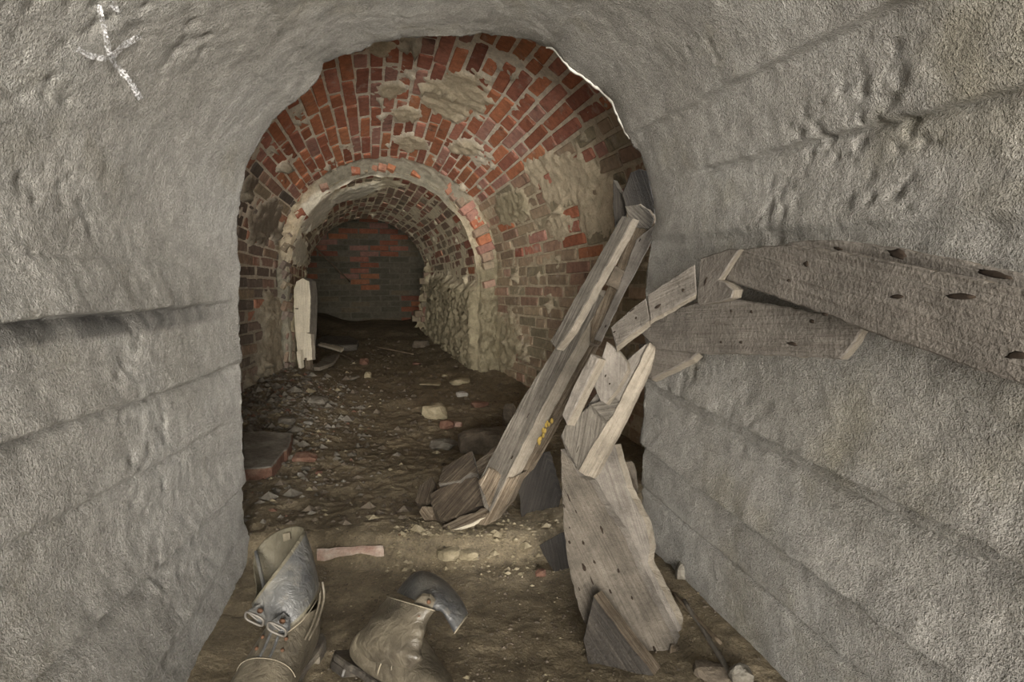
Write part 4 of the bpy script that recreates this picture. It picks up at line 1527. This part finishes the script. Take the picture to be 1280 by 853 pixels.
def tube_path(name, pts, r, mat, parent, closed=False):
    cu = bpy.data.curves.new(name, 'CURVE')
    cu.dimensions = '3D'
    sp = cu.splines.new('POLY')
    sp.points.add(len(pts) - 1)
    for q, p in zip(sp.points, pts):
        q.co = (p[0], p[1], p[2], 1)
    sp.use_cyclic_u = closed
    cu.bevel_depth = r
    cu.bevel_resolution = 2
    tmp = bpy.data.objects.new(name, cu)
    COL.objects.link(tmp)
    dg = bpy.context.evaluated_depsgraph_get()
    me = bpy.data.meshes.new_from_object(tmp.evaluated_get(dg))
    bpy.data.objects.remove(tmp)
    me.materials.clear()
    me.materials.append(M[mat])
    me.polygons.foreach_set('use_smooth', [True] * len(me.polygons))
    o = bpy.data.objects.new(name, me)
    COL.objects.link(o)
    return under(o, parent)


def foot_rings(secs, T4, n=20, wrinkle=0.0, seed=0):
    rings = []
    for i, (x, z, phi, a, b) in enumerate(secs):
        phi = math.radians(phi)
        ring = []
        for k in range(n):
            t = 2 * math.pi * k / n
            cu, su = math.cos(t), math.sin(t)
            # squarer underside where the section stands upright
            up = a * su
            if su < 0 and phi < 0.6:
                up = -a * (abs(su) ** 0.55)
            d = (math.copysign(abs(cu) ** 0.85, cu) * b)
            w = 1 + wrinkle * float(noise3(x * 40 + seed, z * 40, t * 1.5, 7))
            p = Vector((x + math.sin(phi) * up * w, d * w, z + math.cos(phi) * up * w))
            if p.z < 0.012:
                p.z = 0.012
            ring.append(T4 @ p)
        rings.append(ring)
    return rings


def sole_mesh(T4, parent, length=0.285, x0=-0.012, wide=1.0):
    prof = [(0.0, .020), (.02, .033), (.06, .036), (.10, .033), (.14, .036), (.18, .045), (.21, .050), (.24, .046), (.265, .034), (.285, .012)]
    prof = [(x * length / .285 + x0, y * wide) for x, y in prof]
    out = prof + [(x, -y) for x, y in prof[::-1]]
    n = len(out)
    for nm, z0, z1, sel in (('sole', 0.004, 0.018, lambda x: True), ('heel', -0.012, 0.006, lambda x: x < 0.075)):
        pts = [p for p in out if sel(p[0])]
        k = len(pts)
        vs = [T4 @ Vector((x, y, z0)) for x, y in pts] + [T4 @ Vector((x, y, z1)) for x, y in pts]
        fs = [tuple(range(k))[::-1], tuple(range(k, 2 * k))] + [(i, (i + 1) % k, k + (i + 1) % k, k + i) for i in range(k)]
        o = mk(nm, vs, fs, M['sole'], smooth=False)
        m = o.modifiers.new('bevel', 'BEVEL')
        m.width = 0.003
        under(o, parent)


# ---- left boot: toe towards the viewer, cuff standing open
def on_floor(x, y, up=0.0):
    return Vector((x, y, fz(x, y) + up))


def ringpx(pts):
    return [W(*p) for p in pts]


def smooth_path(pts, n=6):
    out = []
    for i in range(len(pts) - 1):
        p0, p1, p2, p3 = pts[max(i - 1, 0)], pts[i], pts[i + 1], pts[min(i + 2, len(pts) - 1)]
        for k in range(n):
            t = k / n
            out.append(0.5 * ((2 * p1) + (p2 - p0) * t + (2 * p0 - 5 * p1 + 4 * p2 - p3) * t * t + (3 * p1 - p0 - 3 * p2 + p3) * t ** 3))
    out.append(pts[-1])
    return out


hp = on_floor(-0.440, 1.25, 0.012)
tp = Vector((-0.474, 0.94, 0))
bl = empty('boot', hp)
tag(bl, 'worn grey leather boot beside the left wall, toe foremost, buckled cuff gaping open', 'boot', 'pair of old boots')
ang = math.atan2(tp.y - hp.y, tp.x - hp.x)
T4 = Matrix.Translation(hp) @ Matrix.Rotation(ang, 4, 'Z')
secs = [(.300, .034, 0, .012, .022), (.287, .038, 0, .026, .040), (.255, .043, 0, .033, .055), (.215, .048, 2, .039, .060), (.175, .054, 8, .045, .057), (.14, .062, 20, .053, .051),
        (.072, .068, 44, .084, .047), (.062, .096, 62, .066, .045), (.056, .116, 76, .058, .044)]
loft('shoe_upper', foot_rings(secs, T4, wrinkle=0.06, seed=1), M['tanl'], bl, cap0=True, sub=2)
sole_mesh(T4, bl, 0.315, wide=1.18)
top = ringpx([(383, 657, 1.235), (366, 656, 1.27), (348, 661, 1.295), (328, 674, 1.30), (315, 692, 1.28), (316, 715, 1.24), (322, 738, 1.20), (316, 753, 1.14), (312, 757, 1.10), (322, 742, 1.085), (340, 717, 1.10), (358, 693, 1.13), (374, 670, 1.18)])
mid_ = ringpx([(394, 692, 1.22), (376, 692, 1.25), (360, 697, 1.27), (342, 708, 1.275), (330, 722, 1.25), (328, 742, 1.215), (329, 760, 1.175), (325, 771, 1.115), (324, 773, 1.075), (340, 764, 1.06), (362, 747, 1.07), (380, 727, 1.105), (392, 706, 1.16)])
low = ringpx([(400, 732, 1.21), (384, 738, 1.235), (368, 742, 1.25), (354, 748, 1.25), (344, 758, 1.235), (338, 768, 1.20), (336, 778, 1.17), (335, 786, 1.11), (340, 791, 1.07), (354, 793, 1.05), (376, 778, 1.06), (392, 757, 1.10), (399, 742, 1.16)])
loft('cuff', [top, mid_, low], None, bl, sub=2, thick=0.004, mats=[M['lining'], M['slate']])
tube_path('cuff_edge', smooth_path(low[8:] + low[:1]), 0.0012, 'thread', bl)
for dx in (0, 5):
    tube_path('heel_seam', smooth_path(ringpx([(398 + dx, 728, 1.203), (400 + dx, 748, 1.19), (392 + dx, 778, 1.15), (381 + dx, 800, 1.12)])), 0.0025, 'tanl', bl)
tube_path('lining_band', smooth_path(ringpx([(320, 690, 1.268), (325, 712, 1.228), (331, 737, 1.188)])), 0.004, 'slate', bl)
board('inner_tab', ringpx([(353, 668, 1.276), (362, 666, 1.262), (363, 675, 1.256), (354, 678, 1.268)]), Vector((0, 0.004, 0)), [M['thread'], M['rust']], bl, jit=0.0005, bev=0.001)
for x, y, Yb in ((319, 769, 1.066), (347, 782, 1.038)):
    s_ = board('strap', [W(x - 9, y - 5, Yb), W(x + 5, y - 13, Yb + .01), W(x + 13, y - 6, Yb + .01), W(x + 14, y + 8, Yb), W(x + 6, y + 14, Yb - .008), W(x - 4, y + 4, Yb - .006)], Vector((0.002, 0.006, 0.002)), [M['slate'], M['slate']], bl, jit=0.0006, bev=0.001)
    c = W(x - 1, y + 5, Yb - 0.016)
    e1, e2 = Vector((1, 0, -0.5)).normalized(), Vector((0.25, -0.25, 1)).normalized()
    pts = []
    for k in range(20):
        t = 2 * math.pi * k / 20
        pts.append(c + e1 * (math.copysign(abs(math.cos(t)) ** .6, math.cos(t)) * 0.018) + e2 * (math.copysign(abs(math.sin(t)) ** .6, math.sin(t)) * 0.010))
    bk = tube_path('buckle', pts, 0.0024, 'metal', bl, True)
    tg = tube_path('buckle_tongue', [c - e1 * 0.014 + e2 * 0.008, c + e1 * 0.006 + e2 * 0.001], 0.0016, 'metal', bl)
    bm = bmesh.new()
    bmesh.ops.create_uvsphere(bm, u_segments=10, v_segments=6, radius=0.006)
    for v in bm.verts:
        v.co = Vector((v.co.x, v.co.y * 0.7, v.co.z * 0.8)) + W(x + 6, y - 5, Yb - 0.002)
    under(mkbm('rivet', bm, M['rust'], smooth=True), bl)


def on_foot(secs, T, x, ang_, out=0.002):
    """a point on the upper around its own centre line: ang_ 90 is the top"""
    xs = [q[0] for q in secs][::-1]
    g = [np.interp(x, xs, [q[k] for q in secs][::-1]) for k in (1, 2, 3, 4)]
    z, phi, a, b = g[0], math.radians(g[1]), g[2] + out, g[3] + out
    t = math.radians(ang_)
    up = a * math.sin(t)
    return T @ Vector((x + math.sin(phi) * up, math.copysign(abs(math.cos(t)) ** 0.85, math.cos(t)) * b, z + math.cos(phi) * up))


F4 = secs[:7]
tube_path('vamp_seam', [on_foot(F4, T4, 0.19, a_, 0.0005) for a_ in range(10, 171, 10)], 0.0010, 'thread', bl)
for k in (-1, 1):
    tube_path('lace_placket', [on_foot(F4, T4, x_, 90 + 7 * k, 0.0) for x_ in (0.11, 0.13, 0.15, 0.17, 0.188)], 0.003, 'slate', bl)
for x_, a_ in ((0.135, 66), (0.165, 66), (0.135, 114), (0.165, 114)):
    bm = bmesh.new()
    bmesh.ops.create_uvsphere(bm, u_segments=10, v_segments=6, radius=0.004)
    pz = on_foot(F4, T4, x_, a_, 0.0)
    for v in bm.verts:
        v.co = v.co + pz
    under(mkbm('eyelet', bm, M['rust'], smooth=True), bl)

# ---- right boot: heel to the left, rolled over, cuff flopped to the right
hp2 = on_floor(-0.345, 1.165, 0.030)
tp2 = Vector((-0.115, 0.985, 0))
br = empty('boot', hp2)
tag(br, 'worn buff leather boot in mid floor, grey cuff flopped over to the right', 'boot', 'pair of old boots')
ang = math.atan2(tp2.y - hp2.y, tp2.x - hp2.x)
T5 = Matrix.Translation(hp2) @ Matrix.Rotation(ang, 4, 'Z') @ Matrix.Rotation(math.radians(-26), 4, 'X')
secs = [(.285, .033, 0, .012, .022), (.272, .036, 0, .024, .040), (.245, .041, 0, .031, .052), (.205, .048, 4, .040, .057), (.162, .056, 12, .049, .054), (.125, .064, 26, .060, .050),
        (.074, .068, 45, .084, .052), (.076, .086, 54, .070, .049), (.080, .098, 60, .050, .040)]
loft('shoe_upper', foot_rings(secs, T5, wrinkle=0.16, seed=5), M['tanl'], br, cap0=True, cap1=True, sub=2)
sole_mesh(T5, br, 0.30, wide=1.15)


def ring2(L_, R_, YL, YR, th, n=14):
    a, b = W(L_[0], L_[1], YL), W(R_[0], R_[1], YR)
    c, h_ = (a + b) / 2, (a - b) / 2
    view = (c - Vector((0, 0, CAM_H))).normalized()
    return [c + h_ * math.cos(2 * math.pi * k / n) - view * (th * math.sin(2 * math.pi * k / n)) for k in range(n)]


shaft = [ring2((456, 826), (514, 838), 1.10, 1.02, 0.030), ring2((445, 806), (528, 824), 1.11, 1.015, 0.047), ring2((450, 788), (530, 806), 1.13, 1.035, 0.054),
         ring2((462, 772), (533, 790), 1.145, 1.055, 0.054), ring2((475, 758), (535, 775), 1.16, 1.07, 0.053), ring2((487, 747), (541, 763), 1.17, 1.08, 0.052)]
for k, rg in enumerate(shaft):
    for q, p_ in enumerate(rg):
        rg[q] = p_ + (p_ - sum(rg, Vector()) / len(rg)) * (0.13 * float(noise3(q * 0.9, k * 1.7, 0, 19)) + (0.05 if k % 2 else -0.03))
dense = []
for k in range(len(shaft) - 1):
    dense.append(shaft[k])
    m_ = [(a_ + b_) / 2 for a_, b_ in zip(shaft[k], shaft[k + 1])]
    cm = sum(m_, Vector()) / len(m_)
    dense.append([cm + (p_ - cm) * (0.93 + 0.09 * float(noise3(q * 0.7, k * 2.3, 4.0, 23))) for q, p_ in enumerate(m_)])
dense.append(shaft[-1])
loft('shaft', dense, None, br, sub=2, thick=0.004, mats=[M['tanl'], M['lining']])
tube_path('shaft_edge', smooth_path(shaft[-1][:8]), 0.0013, 'thread', br)
rings = [ring2((495, 741), (544, 763), 1.18, 1.09, 0.046), ring2((506, 727), (549, 763), 1.20, 1.09, 0.044), ring2((521, 711), (553, 765), 1.21, 1.085, 0.040),
         ring2((545, 717), (556, 769), 1.20, 1.08, 0.036), ring2((566, 735), (559, 775), 1.17, 1.075, 0.032), ring2((579, 754), (564, 783), 1.14, 1.07, 0.028), ring2((585, 768), (568, 792), 1.11, 1.06, 0.022)]
loft('cuff', rings, None, br, sub=2, thick=0.004, mats=[M['slate'], M['lining']])
tube_path('cuff_edge', rings[-1], 0.0015, 'thread', br, True)
board('shaft_tab', ringpx([(519, 752, 1.075), (527, 745, 1.082), (537, 746, 1.078), (543, 753, 1.068), (540, 762, 1.06), (531, 772, 1.055), (529, 779, 1.05), (518, 776, 1.06), (511, 765, 1.07)]), Vector((0.001, 0.010, 0.0)), [M['tanl'], M['thread']], br, jit=0.0004, bev=0.001)
for x, y, Yb in ((536, 753, 1.066), (524, 772, 1.052), (524, 786, 1.04)):
    bm = bmesh.new()
    bmesh.ops.create_uvsphere(bm, u_segments=10, v_segments=6, radius=0.0042)
    for v in bm.verts:
        v.co = Vector((v.co.x, v.co.y * 0.5, v.co.z)) + W(x, y, Yb)
    under(mkbm('rivet', bm, M['rust'], smooth=True), br)
F5 = secs[:7]
tube_path('vamp_seam', [on_foot(F5, T5, 0.150, a_, 0.0) for a_ in range(180, 361, 12)], 0.0014, 'thread', br)
tube_path('counter_seam', [on_foot(F5, T5, x_, a_, 0.0) for x_, a_ in ((0.10, 175), (0.105, 190), (0.11, 205), (0.12, 220), (0.135, 235))], 0.0014, 'thread', br)
tube_path('quarter_seam', [on_foot(F5, T5, x_, a_, 0.0) for x_, a_ in ((0.13, 100), (0.14, 120), (0.152, 140), (0.165, 160), (0.18, 180))], 0.0014, 'thread', br)
